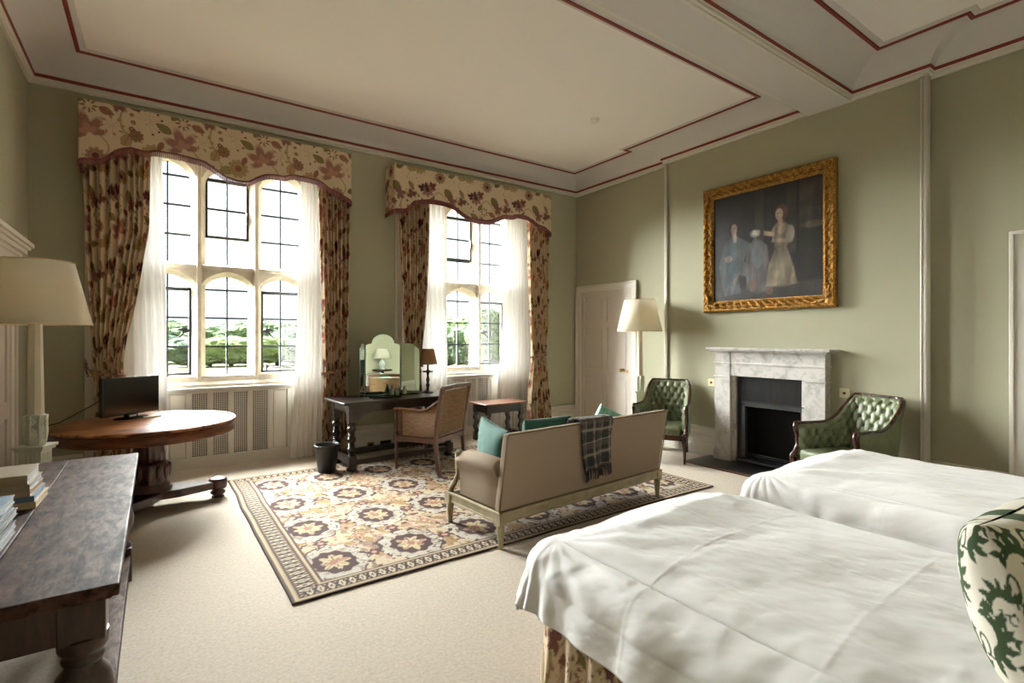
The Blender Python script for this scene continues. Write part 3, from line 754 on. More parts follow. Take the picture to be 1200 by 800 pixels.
    Yo = Y + .022*fbm(X*2.2, Y*0+3, 2, 62)*np.clip(1-(Y-y0)/.5, 0, 1)
    P = np.stack([Xo-2.6, Yo-4.5, Z], -1)
    o = np_grid('needlework_rug', P, M_rug, None, c, solid=.008); o.location = (2.6, 4.5, 0)
    tag(o, 'large needlework rug of maroon medallions with a dark zigzag border', 'rug')
rug()
# ================================================================ BEDS
def wrinkle(a, b, seed):
    h = .034*fbm(a*2.6, b*1.7, 3, seed) - .018*np.abs(fbm(a*6+b*2, b*2.6-a*2, 3, seed+3)) + .009*fbm(a*16+b*6, b*9, 3, seed+6) - .008*np.abs(fbm(a*3.1-b*4, b*9+a*2, 2, seed+13))
    return h
def duvet(label, x0, x1, y0, y1, zt, over, seed, loc_lines, tilt=0):
    nu, nv = 300, 330
    a = np.linspace(x0-over, x1+over, nu)[None, :]; b = np.linspace(y1+over, y0, nv)[:, None]
    a = a+0*b; b = b+0*a
    ax = np.clip(a, x0, x1); by = np.minimum(b, y1)
    dx = a-ax; dy = b-by; s = np.hypot(dx, dy); ds = np.minimum(s, over*1.04)/np.maximum(s, 1e-6); dx = dx*ds; dy = dy*ds; s = s*ds; nxx = np.where(s > 1e-6, dx/np.maximum(s,1e-6), 0); nyy = np.where(s > 1e-6, dy/np.maximum(s,1e-6), 0)
    r = .13; q = np.clip(s/r, 0, PI/2); rest = np.maximum(0, s-r*PI/2)
    # crown of the puffed quilt
    ex = np.clip(np.minimum(a-x0, x1-a)/.28, 0, 1); ey = np.clip((y1-b)/.22, 0, 1)
    puff = .070*np.sqrt(np.clip(ex, 0, 1))*np.sqrt(np.clip(ey, 0, 1))
    foot = .025*np.exp(-((b-(y1-.16))/.20)**2)*np.exp(-((a-(x0+x1)/2-.08)/.42)**2)
    h = wrinkle(a, b, seed)
    per = np.where(np.abs(dx) > np.abs(dy), b, a)
    ang = np.arctan2(dy, dx)
    corner = np.clip(np.minimum(np.abs(dx), np.abs(dy))/.15, 0, 1)
    gath = .006*np.sin(per*26+7*fbm(per*4, per*0, 2, seed+9))*np.clip((s-.05)/.2, 0, 1)*(1-corner) + .010*np.sin(ang*11+seed)*corner*np.clip((s-.05)/.2, 0, 1)
    # gathers running in from the foot corners over the top
    for cx in (x0, x1):
        dc = np.hypot(a-cx, b-y1); tc = np.arctan2(b-y1, a-cx); h = h+.006*np.sin(tc*17+7*fbm(a*2.2, b*2.2, 2, seed+4))*np.exp(-((dc-.30)/.20)**2)*np.clip(.4+2.2*fbm(a*4, b*4, 2, seed+12)+.4, 0, 1)
    for (kind, v, w) in loc_lines:
        t = a if kind == 'a' else b; tt = t-v-.02*fbm(a*2, b*2, 2, seed+1); h = h+.0016*np.exp(-(tt/.005)**2)*w
    flare = .22*rest*(1+.5*corner)
    out = r*np.sin(q)+flare+gath
    X = ax+nxx*out; Y = by+nyy*out; Z = zt+puff+foot+h*np.cos(np.minimum(q, 1.3)) - r*(1-np.cos(q)) - rest*.955
    X = X+nxx*h*.8; Y = Y+nyy*h*.8
    cx, cy = (x0+x1)/2, (y0+y1)/2
    o = np_grid('duvet', np.stack([X-cx, Y-cy, Z], -1), M_linenwhite, None, None, solid=.02); o.location = (cx, cy, 0)
    return tag(o, label, 'duvet')
def bed(label, x0, x1, y0, y1, seed):
    t = thing('bed', label, 'bed', ((x0+x1)/2, (y0+y1)/2, 0)); cx, cy = (x0+x1)/2, (y0+y1)/2
    m = MB(); m.box(x0-cx+.03, x1-cx-.03, y0-cy, y1-cy-.03, .06, .36); m.build('bed_base', M_linenwhite, t)
    m = MB(); m.box(x0-cx+.02, x1-cx-.02, y0-cy, y1-cy-.02, .36, .615); m.build('mattress', M_linenwhite, t, bevel=.05, seg=4)
    # pleated floral valance on three sides
    path = []; d = .006
    n = int((y1-y0)/d)
    for k in range(n): path.append((x0, y0+k*d, -1, 0))
    for k in range(12): a = k/12*PI/2; path.append((x0+.04-.04*math.cos(a), y1-.04+.04*math.sin(a), -math.cos(a), math.sin(a)))
    n = int((x1-x0-.08)/d)
    for k in range(n): path.append((x0+.04+k*d, y1, 0, 1))
    for k in range(12): a = k/12*PI/2; path.append((x1-.04+.04*math.sin(a), y1-.04+.04*math.cos(a), math.sin(a), math.cos(a)))
    n = int((y1-y0-.04)/d)
    for k in range(n): path.append((x1, y1-.04-k*d, 1, 0))
    A = np.array(path); arc = np.arange(len(A))*d; zz = np.linspace(.37, .012, 44)[:, None]
    f = .5+.5*np.sin(arc*48+3*fbm(arc*2, arc*0, 2, seed))[None]; am = .006+.040*np.clip((.37-zz)/.3, 0, 1)
    P = np.stack([A[:, 0][None]-cx+A[:, 2][None]*am*f, A[:, 1][None]-cy+A[:, 3][None]*am*f, zz+0*f], -1)
    np_grid('valance', P, M_floralop, t, FL.sample(arc[None]*1.5+0*zz, zz*1.1+0*f+seed*.1))
    m = MB(); pr = [(-.62,.0),(-.62,.86)]+[(-.62+1.24*k/16, .86+.22*math.sin(PI*k/16)) for k in range(1, 16)]+[(.62,.86),(.62,0)]
    w = (x1-x0)/1.24; m.prism([(p[0]*w, p[1]) for p in pr], y0-cy-.085, y0-cy-.02, 'y'); m.build('headboard', M_linen, t, bevel=.02, seg=3)
bed('nearest bed with white duvet and floral valance', 1.37, 2.61, -.33, 1.72, 2)
bed('further bed beside the right wall, under a white duvet', 3.22, 4.46, -.33, 1.82, 5)
duvet('smooth white duvet over the nearest bed, filling the lower right', 1.42, 2.57, -.05, 1.68, .625, .33, 3, [('b',1.18,1),('b',.62,.8),('a',1.95,.8),('a',1.55,.5)])
duvet('white duvet over the further bed, below the fireplace armchair', 3.28, 4.42, -.05, 1.78, .60, .33, 11, [('b',1.1,.8),('a',3.9,.6)])
def cushion(name, label, loc, rot, w, h, d, mat, cat='cushion', pattern=None, pinch=.05, n=46, seed=1):
    th = np.linspace(0, 2*PI, 2*n, endpoint=False)[None, :]; ph = np.linspace(0.02, PI-.02, n)[:, None]
    u = -np.cos(th)+0*ph; v = -np.cos(ph)+0*th; e2 = 1.25
    u = np.sign(u)*(1-(1-np.abs(u))**e2); v = np.sign(v)*(1-(1-np.abs(v))**e2)
    T = d/2*np.abs(np.sin(th))**.85*np.sin(ph)**.8*(1+.10*(1-u*u)*(1-v*v)); sg = -np.sign(np.sin(th)+1e-9)
    pin = 1-pinch*(1-np.abs(v)**2)*1.2; pin2 = 1-pinch*(1-np.abs(u)**2)*1.2
    wr = .016*fbm(u*3+sg, v*3, 3, seed)*np.abs(np.sin(th))*np.sin(ph)
    P = np.stack([u*w/2*pin, sg*T+wr, v*h/2*pin2], -1)
    cols = pattern.sample(th/PI*w*1.2+.1+0*v, (v*h/2+h)*1.2+.04) if pattern is not None else None
    o = np_grid(name, P, mat, None, cols, closed_u=True)
    o.location = loc; o.rotation_euler = tuple(R(a) for a in rot)
    s = MB(); 
    return tag(o, label, cat)
cushion('leaf_cushion', 'large cream cushion with dark green leaf pattern on the nearest bed', (1.935,.30,.862), (-12,0,-4), .62, .38, .25, M_pilpat, pattern=PL, n=170, pinch=.04)
for x, y, lb in ((2.0,.02,'white pillow at the head of the nearest bed'), (3.85,.05,'white pillow at the head of the further bed')):
    cushion('pillow', lb, (x, y, .87), (-24,0,0), .75, .45, .2, M_linenwhite, 'pillow')
# bedside table with lamp beyond the further bed (seen in the dressing mirror)
t = thing('bedside_table', 'round bedside table beyond the further bed', 'side table', (4.98,-.12,0))
MB().lathe([(.24,.66),(.25,.67),(.25,.69),(.24,.70)], n=32).build('table_top', M_mahog, t)
MB().lathe([(.03,.05),(.045,.12),(.022,.2),(.03,.4),(.02,.5),(.05,.66)], n=16).build('pedestal', M_mahog, t)
for k in range(3):
    a = 2*PI*k/3; MB().tube([(.02*math.cos(a),.02*math.sin(a),.12),(.12*math.cos(a),.12*math.sin(a),.10),(.2*math.cos(a),.2*math.sin(a),.02)], [.022,.018,.018], 8).build('leg', M_mahog, t)
t = thing('bedside_lamp', 'glass bedside lamp with cream shade on the round bedside table', 'lamp', (4.98,-.12,.70))
MB().lathe([(.06,0),(.065,.015),(.03,.03),(.07,.09),(.085,.15),(.05,.21),(.015,.24),(.012,.30)], n=24).build('base', M_clear, t)
MB().lathe([(.22,.28),(.13,.52)], n=32).build('lamp_shade', M_shade, t)
# ================================================================ SOFA
t = thing('sofa', 'taupe linen sofa with pale painted frame, its back turned to the viewer', 'sofa', (2.003,3.002,0), 4.3)
W, D = 1.88, .69
m = MB(); m.box(-.02, W+.02, -.02, .02, .185, .262); m.box(-.02, .03, 0, D-.03, .185, .262); m.box(W-.03, W+.02, 0, D-.03, .185, .262); m.box(-.02, W+.02, D-.06, D-.02, .185, .262)
m.box(-.03, W+.03, -.03, .0, .245, .265); m.box(-.03, .0, -.03, D-.03, .245, .265); m.box(-.03,W+.03,-.026,0,.185,.2); m.box(-.026,0,-.02,D-.03,.185,.2)
m.build('frame_rail', M_sofawood, t, bevel=.004)
for x, y in ((.005,.005),(W-.005,.005),(.0,D-.03),(W,D-.03),(W/2,D-.03)):
    m = MB(); m.box(x-.033, x+.033, y-.033, y+.033, .175, .262); m.lathe([(.014,.0),(.02,.012),(.022,.02),(.018,.03),(.028,.13),(.031,.15),(.024,.157),(.032,.165),(.032,.178)], (x,y,0), 14, mod=lambda a, z: 1+.06*math.cos(8*a)*(0.03 < z < .14)); m.build('leg', M_sofawood, t)
zt, ln = .83, -.095
Mb = None
def shear_box(m, x0, x1, y0, y1, z0, z1, sh):   # box whose top moves by sh in y
    vs = [(x, y+(sh if z == z1 else 0), z) for z in (z0,z1) for y in (y0,y1) for x in (x0,x1)]
    m.add(vs, [(0,2,3,1),(4,5,7,6),(0,1,5,4),(2,6,7,3),(0,4,6,2),(1,3,7,5)])
m = MB(); shear_box(m, -.012, W+.012, -.005, .060, .26, zt, ln); m.build('backrest', M_linen, t, bevel=.018, seg=3)
pi_ = MB()
for x in (-.014, W+.014):
    pi_.tube([(x, -.006, .265), (x, -.006+ln, zt-.004)], .005, 6)
pi_.tube([(-.014,-.006,.268),(W+.014,-.006,.268)], .005, 6); pi_.tube([(-.01,-.004+ln,zt-.004),(W+.01,-.004+ln,zt-.004)], .006, 6)
pi_.build('piping', M_piping, t)
for s, x in ((1, 0), (-1, W)):
    m = MB()
    prof = [(.0,.262),(.0,.40),(-.012,.50),(-.035,.535),(-.045,.57),(-.03,.605),(.0,.625),(.05,.628),(.09,.61),(.11,.57),(.11,.262)]
    prof = [(x+s*a, b) for a, b in prof]; ys = [(.03,0.0,1),(.25,.005,1),(.42,-.005,1),(.50,-.02,1),(.525,-.03,.97)]
    n = len(prof); vs = [(p[0], y, (p[1]-.262)*k+.262+(dz if p[1] > .45 else 0)) for y, dz, k in ys for p in prof]
    fs = [(i*n+k, i*n+(k+1)%n, (i+1)*n+(k+1)%n, (i+1)*n+k) for i in range(len(ys)-1) for k in range(n)]+[tuple(range(n)), tuple((len(ys)-1)*n+k for k in range(n-1,-1,-1))]
    m.add(vs, fs, True); m.build('armrest', M_linen, t, bevel=.012, seg=2)
    m = MB(); m.tube([(x-s*.01,.525,.575),(x+s*.0,.545,.50),(x+s*.005,.55,.42),(x+s*.0,.59,.35),(x,.64,.30),(x,D-.03,.25)], [.026,.022,.020,.022,.024,.028], 10)
    m.tube([(x-s*.012,.50,.60),(x-s*.01,.53,.58)], [.035,.028], 12); m.build('arm_support', M_sofawood, t)
    m = MB(); m.tube([(x-s*.004,.53,.52),(x-s*.004,.535,.42),(x-s*.004,.57,.34),(x-s*.004,.62,.285),(x-s*.004,.62,.268),(x-s*.004,.02,.268)], .005, 6); m.build('arm_piping', M_piping, t)
m = MB(); m.box(.115, W-.115, .05, D+.0, .262, .44); m.build('seat_cushion', M_linen, t, bevel=.05, seg=4)
def on_sofa(x, y, z):
    c, s = math.cos(R(4.3)), math.sin(R(4.3)); return (2.003+x*c-y*s, 3.002+x*s+y*c, z)
cushion('cushion', 'teal cushion standing upright at the near left arm of the sofa', on_sofa(.165,.30,.63), (0,-6,83), .46, .42, .15, M_teal, seed=3)
cushion('cushion', 'second teal cushion whose top edge just shows above the sofa back', on_sofa(.66,.27,.645), (20,0,-4), .46, .42, .15, M_teal, seed=4)
cushion('cushion', 'pale shiny teal cushion at the right end of the sofa behind the tartan throw', on_sofa(1.56,.33,.63), (14,24,-14), .40, .38, .14, M_silk, seed=5)
# tartan throw folded over the sofa back
def tartan(u, v):
    base = np.zeros(u.shape+(3,))+L3((50,48,46))
    def stripes(t, per=.21):
        q = (t % per)/per
        return [((q > .0) & (q < .22), (92,82,76)), ((q > .24) & (q < .27), (176,160,144)), ((q > .34) & (q < .58), (34,36,42)), ((q > .44) & (q < .48), (40,66,56)), ((q > .66) & (q < .82), (126,112,102)), ((q > .72) & (q < .76), (186,172,156)), ((q > .90) & (q < .93), (40,36,40))]
    for mk, c in stripes(u): base = np.where(mk[..., None], base*.45+L3(c)*.55, base)
    for mk, c in stripes(v+.03): base = np.where(mk[..., None], base*.5+L3(c)*.5, base)
    return base
def throw():
    nu, nl = 110, 260
    x0, x1 = .70, 1.07
    # path over the back: starts low behind (outer side), over the top, onto the seat side
    pth = [(-.035,.44),(-.055,.60),(-.085,.74),(-.118,.835),(-.10,.856),(-.04,.858),(.02,.852),(.045,.80),(.075,.66),(.105,.52),(.14,.47),(.22,.46)]
    seg = np.cumsum([0]+[math.hypot(pth[i+1][0]-pth[i][0], pth[i+1][1]-pth[i][1]) for i in range(len(pth)-1)])
    s = np.linspace(0, seg[-1], nl)[:, None]; u = np.linspace(0, 1, nu)[None, :]
    yy = np.interp(s, seg, [p[0] for p in pth]); zz = np.interp(s, seg, [p[1] for p in pth])
    k = np.ones(9)/9; yy = np.convolve(np.pad(yy[:, 0], 4, 'edge'), k, 'valid')[:, None]; zz = np.convolve(np.pad(zz[:, 0], 4, 'edge'), k, 'valid')[:, None]
    drop = np.clip((.84-zz)/.4, 0, 1)*(s < .45)
    X = x0+(x1-x0)*u + .10*drop*(1-u*.45) + 0*s
    Y = yy - .012 - .014*drop*(np.sin(u*14+2)+1) - .006*fbm(u*4, s*5, 2, 70)
    Z = zz+.008*fbm(u*5, s*6, 2, 71)+0*u - .03*(s < .3)*(.5-u)
    t = thing('tartan_throw', 'dark tartan wool throw with fringe hung over the sofa back', 'throw', (2.003,3.002,0), 4.3)
    np_grid('cloth', np.stack([X, Y, Z], -1), M_tartan, t, tartan(u*.40+0*s, s+0*u), solid=.012)
    m = MB(); rr = random.Random(5)
    for i in range(44):
        k = int(i/43*(nu-1)); p = Vector((X[0, k], Y[0, k]-.0, Z[0, k]+.004)); q = p+Vector((rr.uniform(-.012,.012), -.012+rr.uniform(-.006,.004), -.035)); e = q+Vector((rr.uniform(-.01,.01), 0, -.045-rr.random()*.015))
        m.tube([p, q, e], [.005,.0045,.003], 5)
    m.build('fringe', principled('fringe_wool', (64,60,58), .95), t)
throw()
# ================================================================ BUTTONED ARMCHAIRS
def armchair(label, x, y, rz):
    t = thing('buttoned_armchair', label, 'armchair', (x, y, 0), rz)
    # U in plan: front at -y
    hw, yf, yb, rc = .250, -.30, .25, .085
    pts = []; hf = .05   # the plan widens towards the front
    for k in range(16): pts.append((-hw, yf+(yb-rc-yf)*k/16))
    for k in range(12): a = k/12*PI/2; pts.append((-hw+rc-rc*math.cos(a), yb-rc+rc*math.sin(a)))
    for k in range(18): pts.append((-hw+rc+(2*hw-2*rc)*k/18, yb))
    for k in range(12): a = k/12*PI/2; pts.append((hw-rc+rc*math.sin(a), yb-rc+rc*math.cos(a)))
    for k in range(17): pts.append((hw, yb-rc-(yb-rc-yf)*k/16))
    P = np.array(pts); P[:, 0] *= 1+hf*(yb-P[:, 1])/(yb-yf)/hw; seg = np.r_[0, np.cumsum(np.hypot(*np.diff(P, axis=0).T))]; L = seg[-1]
    n = 170; sv = np.linspace(0, L, n); px = np.interp(sv, seg, P[:, 0]); py = np.interp(sv, seg, P[:, 1])
    tx = np.gradient(px); ty = np.gradient(py); q = np.hypot(tx, ty); nx, ny = ty/q, -tx/q      # inward normal
    back = np.clip((py+.04)/.27, 0, 1)**2.3
    rail = .665+.015*np.sin(np.clip((py-yf)/.3,0,1)*PI)*0 + .27*back
    zb = .36; nz = 60; v = np.linspace(0, 1, nz)[:, None]
    Z = zb+(rail[None]-zb)*v
    lean = np.clip((py+.1)/.35, 0, 1)[None]*(Z-.40)*.22
    # buttons
    du, dv = .090, .078
    S = sv[None]+0*v
    uu = (S-L/2)/du; vv = (Z-.50)/dv
    def near(a, b):
        r = np.round(vv-b); off = np.where((r.astype(int)) % 2 == 0, 0, .5) if False else 0
        return None
    row = np.floor(vv+.5); offs = np.where(row.astype(int) % 2 == 0, 0, .5)
    d1 = np.hypot((uu-offs-np.round(uu-offs))*du, (vv-row)*dv)
    row2 = np.where(vv > row, row+1, row-1); offs2 = np.where(row2.astype(int) % 2 == 0, 0, .5)
    d2 = np.hypot((uu-offs2-np.round(uu-offs2))*du, (vv-row2)*dv)
    p = (uu+vv/2) ; r2 = (uu-vv/2)
    g = np.minimum(np.abs(p-np.round(p)), np.abs(r2-np.round(r2)))*du
    dep = .030*(1-.9*np.exp(-(np.minimum(d1,d2)/.019)**2)) - .012*np.exp(-(g/.006)**2)
    edge = np.clip(np.minimum(v, 1-v)/.10, 0, 1)**.5*np.clip(np.minimum(S, L-S)/.05, 0, 1)**.5
    dep = (.012+dep)*edge+.0
    X = px[None]+nx[None]*dep; Y = py[None]+ny[None]*dep+lean
    np_grid('buttoned_padding', np.stack([X, Y, Z], -1), M_greenleather, t)
    b0 = None
    for r in range(-1, 6):
        zz = .50+r*dv
        for c in range(-8, 9):
            s_ = (c+(0 if r % 2 == 0 else .5))*du+L/2
            if not .06 < s_ < L-.06: continue
            i = int(s_/L*(n-1)); 
            if zz > rail[i]-.05 or zz < .42: continue
            ln_ = np.clip((py[i]+.1)/.35, 0, 1)*(zz-.40)*.22
            if b0 is None: b0 = MB().lathe([(.001,-.008),(.006,-.006),(.009,0),(.006,.006),(.001,.008)], n=8).build('button', M_greenleather, t); bo = b0
            else: bo = b0.copy(); COL.objects.link(bo); bo.parent = t
            bo.location = (px[i]+nx[i]*.018, py[i]+ny[i]*.018+ln_, zz)
    # outer cover
    dO = -.035
    Xo = px[None]+nx[None]*dO+0*v; Yo = py[None]+ny[None]*dO+lean; Zo = .30+(rail[None]-.30)*v
    top = np.stack([X, Y, Z], -1)[-1:]; outer = np.stack([Xo, Yo, Zo], -1)
    np_grid('outer_cover', np.concatenate([outer, top], 0), M_greenleather, t)
    # show-wood rail
    rp = [(px[i]+nx[i]*(-.012), py[i]+ny[i]*(-.012)+np.clip((py[i]+.1)/.35,0,1)*(rail[i]-.40)*.22, rail[i]+.004) for i in range(0, n, 3)]
    m = MB(); m.tube(rp, .0165, 10, flat=1); m.build('top_rail', M_mahog, t)
    for s in (-1, 1):
        hw_ = hw+hf; xx = s*(hw_+.012)
        m = MB(); m.tube([(xx, yf+.02, .672), (xx, yf-.015, .665), (xx, yf-.022, .63), (xx, yf-.005, .58), (xx, yf+.012, .52), (xx, yf+.01, .45), (xx, yf-.02, .39), (xx, yf-.055, .36), (xx, yf-.06, .32)], [.022,.026,.022,.020,.021,.022,.024,.026,.026], 10)
        m.build('arm_post', M_mahog, t)
        m = MB(); xx = s*(hw_-.0); m.box(xx-.026, xx+.026, yf-.075, yf-.02, .24, .335); m.lathe([(.011,0),(.015,.02),(.013,.03),(.024,.20),(.028,.22),(.02,.235),(.026,.25)], (xx, yf-.048, 0), 12); m.build('leg', M_mahog, t)
        m = MB(); m.tube([(s*.22, yb+.10, .012), (s*.22, yb+.055, .12), (s*.22, yb+.015, .30)], [.015,.019,.025], 8); m.lathe([(.013,0),(.013,.02)], (s*.22, yb+.103, 0), 8); m.build('leg', M_mahog, t)
    m = MB(); m.box(-hw_-.02, hw_+.02, yf-.06, yf-.03, .27, .33); [m.prism([(s*(hw_-.01),yf-.03),(s*(hw_+.02),yf-.03),(s*(hw+.02),yb-.02),(s*(hw-.01),yb-.02)], .27, .31, 'z') for s in (-1,1)]; m.box(-hw+.05, hw-.05, yb, yb+.03, .27, .31); m.build('seat_rail', M_mahog, t, bevel=.005)
    m = MB(); m.box(-hw+.005, hw-.005, yf-.05, yb-.04, .30, .43); m.build('seat', M_greenleather, t, bevel=.035, seg=4)
armchair('green buttoned armchair left of the fireplace, behind the sofa', 5.30, 4.19, -63)
armchair('green buttoned armchair right of the fireplace, partly hidden by the further bed', 5.32, 2.09, -108)
# ================================================================ CANE ARMCHAIR
t = thing('cane_armchair', 'brown wooden armchair with woven cane back drawn up to the dressing table', 'armchair', (2.527,5.042,0), 31.2)
W, D = .60, .54
def sq(r): return [(-r,-r),(r,-r),(r,r),(-r,r)]
for x in (0, W):
    m = MB(); m.sweep([(x,-.035,0),(x,.0,.16),(x,.015,.34),(x,.0,.55),(x,-.04,.78),(x,-.075,.95)], sq(.021)); m.build('rear_stile', M_walnut, t, bevel=.004)
    m = MB(); m.lathe([(.012,.0),(.016,.015),(.013,.03),(.016,.12),(.020,.22),(.015,.235),(.022,.25),(.016,.265),(.021,.28),(.021,.33)], (x, D, 0), 12); m.build('leg', M_walnut, t)
    m = MB(); m.box(x-.021, x+.021, D-.021, D+.021, .32, .40); m.lathe([(.016,.40),(.021,.42),(.014,.44),(.018,.52),(.014,.62),(.019,.665),(.019,.69)], (x, D, 0), 12); m.build('arm_post', M_walnut, t)
    ax = x+(-.0)
    m = MB(); m.sweep([(ax,D+.03,.692),(ax,D-.04,.70),(ax,.34,.69),(ax,.22,.685),(ax,.12,.705),(ax,.05,.75),(ax,-.015,.80)], [(-.026,-.012),(.026,-.012),(.026,.012),(-.026,.012)]); m.build('armrest', M_walnut, t, bevel=.005)
    m = MB(); m.box(x-.006, x+.006, .03, D-.02, .40, .69)
    pr = [(.03,.40),(D-.075,.40),(D-.075,.685),(.30,.68),(.18,.685),(.08,.72),(.0,.76)]
    m = MB(); m.prism(pr, x-.006, x+.006, 'x'); m.build('side_cane_panel', M_cane, t)
    m = MB(); m.box(x-.014, x+.014, D-.085, D-.06, .39, .69); m.build('side_upright', M_walnut, t, bevel=.003)
m = MB(); m.box(0, W, -.0, .032, .33, .39); m.box(0, W, D-.016, D+.016, .33, .39)
for x in (0, W): m.box(x-.018, x+.018, .0, D, .33, .39)
m.build('seat_rail', M_walnut, t, bevel=.004)
m = MB(); m.box(.02, W-.02, .03, D-.02, .385, .395); m.build('seat', M_cane, t)
m = MB(); m.box(.03, W-.03, .06, D-.03, .395, .45); m.build('seat_cushion', M_linen, t, bevel=.02, seg=3)
Mx = Matrix.Translation((0,.012,.40)) @ Matrix.Rotation(R(8.5), 4, 'X')
m = MB(); m.box(.02, W-.02, -.006, .006, .03, .52, M=Mx); m.build('back_cane_panel', M_cane, t)
m = MB(); m.sweep([(-.005,-.078,.945),(W/2,-.078,.955),(W+.005,-.078,.945)], [(-.020,-.022),(.020,-.022),(.020,.022),(-.020,.022)]); m.build('top_rail', M_walnut, t, bevel=.005); m = MB(); m.box(.02, W-.02, -.012, .012, .0, .035, M=Mx); m.build('lower_back_rail', M_walnut, t, bevel=.005)
# ================================================================ DRESSING TABLE
def turned(m, x, y, z0, z1, r, n=16, bulbs=3):
    h = z1-z0; pr = [(r*.9,z0),(r*.9,z0+.01)]
    for k in range(bulbs):
        a = z0+.02+(h-.04)*k/bulbs; b = z0+.02+(h-.04)*(k+1)/bulbs; hh = b-a
        pr += [(r*.62,a),(r*.62,a+hh*.06),(r*.85,a+hh*.10),(r*.62,a+hh*.16)]+[(r*(.62+.42*math.sin(PI*j/8)), a+hh*(.18+.64*j/8)) for j in range(1, 8)]+[(r*.62,a+hh*.84),(r*.86,a+hh*.91)]
    pr += [(r*.9,z1-.01),(r*.9,z1)]; m.lathe(pr, (x,y,0), n)
t = thing('dressing_table', 'long dark oak dressing table with turned legs between the windows', 'table', (1.80,5.705,0), 2.6)
m = MB(); m.box(-.115, 1.37, -.09, .60, .752, .782); m.build('table_top', M_dark_oak, t, bevel=.008)
m = MB(); m.box(-.04, 1.29, -.035, -.005, .66, .752); m.box(-.04, 1.29, .515, .545, .66, .752); m.box(-.035, -.005, -.035, .545, .66, .752); m.box(1.26, 1.29, -.035, .545, .66, .752)
arch = [(.04,.66),(.04,.60),(.07,.575),(.10,.60),(.14,.64),(.22,.655),(.24,.67)]
for y0 in (-.033, .518):
    for sgn, xo in ((1, 0), (-1, 1.25)): m.prism([(xo+sgn*a, b) for a, b in arch]+[(xo+sgn*.04, .70)], y0, y0+.02, 'y')
m.build('apron', M_dark_oak, t, bevel=.003)
for x in (0, 1.25):
    for y in (0, .51):
        m = MB(); m.box(x-.042, x+.042, y-.042, y+.042, .55, .752); turned(m, x, y, .17, .55, .05); m.box(x-.045, x+.045, y-.045, y+.045, .06, .17); m.lathe([(.035,0),(.055,.015),(.057,.04),(.04,.06)], (x,y,0), 14); m.build('leg', M_dark_oak, t, bevel=.003)
m = MB()
for x in (0, 1.25): m.box(x-.03, x+.03, 0, .51, .075, .145)
m.box(0, 1.25, -.03, .03, .075, .13); m.box(0, 1.25, .48, .54, .075, .145); m.build('stretcher', M_dark_oak, t, bevel=.005)
# folding mirror
def arch_panel(a, b, z0, zs, za, kind):
    """flat mirror between plan points a,b; kind c/l/r shapes the top"""
    d = Vector((b[0]-a[0], b[1]-a[1], 0)); L = d.length; d.normalize(); nr = Vector((d.y, -d.x, 0))
    if kind == 'c':
        out = [(0,z0),(L,z0),(L,zs-.02),(L-.03,zs),(L-.07,zs+.005)]+[(L/2+(L/2-.075)*math.cos(PI*k/14), zs+.01+(za-zs-.01)*math.sin(PI*k/14)) for k in range(15)]+[(.07,zs+.005),(.03,zs),(0,zs-.02)]
    else:
        o = [(0,z0+.0),(L,z0),(L,zs-.12),(L*.97,zs-.07),(L*.80,zs-.03),(L*.62,zs),(L*.40,zs+.005),(0,zs+.005)]
        out = o if kind == 'r' else [(L-x, z) for x, z in o][::-1]
    return out, Vector((a[0],a[1],0)), d, nr
t = thing('folding_mirror', 'three-fold frameless dressing mirror on the dark oak table', 'mirror', (2.32,6.10,.782))
o0 = Vector((2.32,6.10,.782))
for a, b, kind, za in (((2.095,6.10),(2.545,6.11),'c',1.545), ((1.965,5.915),(2.085,6.095),'l',1.42), ((2.557,6.11),(2.765,6.005),'r',1.425)):
    out, A, d, nr = arch_panel(a, b, .795, 1.425, za, kind)
    m = MB(); n = len(out)
    vs = [tuple(A+d*x+Vector((0,0,z))+nr*k-o0) for k in (.0, -.006) for x, z in out]
    m.add(vs, [tuple(range(n)), tuple(range(2*n-1,n-1,-1))]+[(i, n+i, n+(i+1)%n, (i+1)%n) for i in range(n)]); pn = m.build('mirror_panel', M_mirror, t)
    m = MB(); pts = [A+d*x+Vector((0,0,z))+nr*.001-o0 for x, z in out]; m.tube(pts+[pts[0]], .0035, 6); m.build('bevelled_edge', M_mirroredge, pn)
m = MB(); m.box(-.24, .24, -.03, .06, .0, .012); m.box(-.2, .2, .012, .022, .012, .4); m.box(.2, .42, -.10, -.06, .0, .012); m.build('stand', M_black, t)
def dtop(x, y): c, s = math.cos(R(2.6)), math.sin(R(2.6)); return (1.80+x*c-y*s, 5.705+x*s+y*c, .782)
m = MB(); m.box(-.18, .18, -.07, .07, 0, .012); m.box(-.18,.18,-.07,-.064,.012,.02); m.box(-.18,.18,.064,.07,.012,.02); o = m.build('tray', M_black, None, bevel=.003); o.location = dtop(.46,.13); o.rotation_euler = (0,0,R(5)); tag(o, 'flat black tray on the dressing table in front of the mirror', 'tray')
for i, (x, y, h, lb) in enumerate(((.62,.30,.13,'green glass scent bottle with stopper, left of three by the mirror'), (.70,.32,.095,'squat glass bottle, middle of three by the mirror'), (.79,.31,.10,'glass bottle, right of three by the mirror'))):
    t = thing('glass_bottle', lb, 'bottle', dtop(x, y), 0, 'glass bottles on the dressing table')
    MB().lathe([(.026,0),(.029,.01),(.029,h*.55),(.010,h*.72),(.010,h*.85),(.014,h*.86)], n=16).build('body', M_bottle, t)
    MB().lathe([(.008,h*.85),(.015,h*.9),(.015,h*.96),(.004,h)], n=12).build('stopper', M_bottle, t)
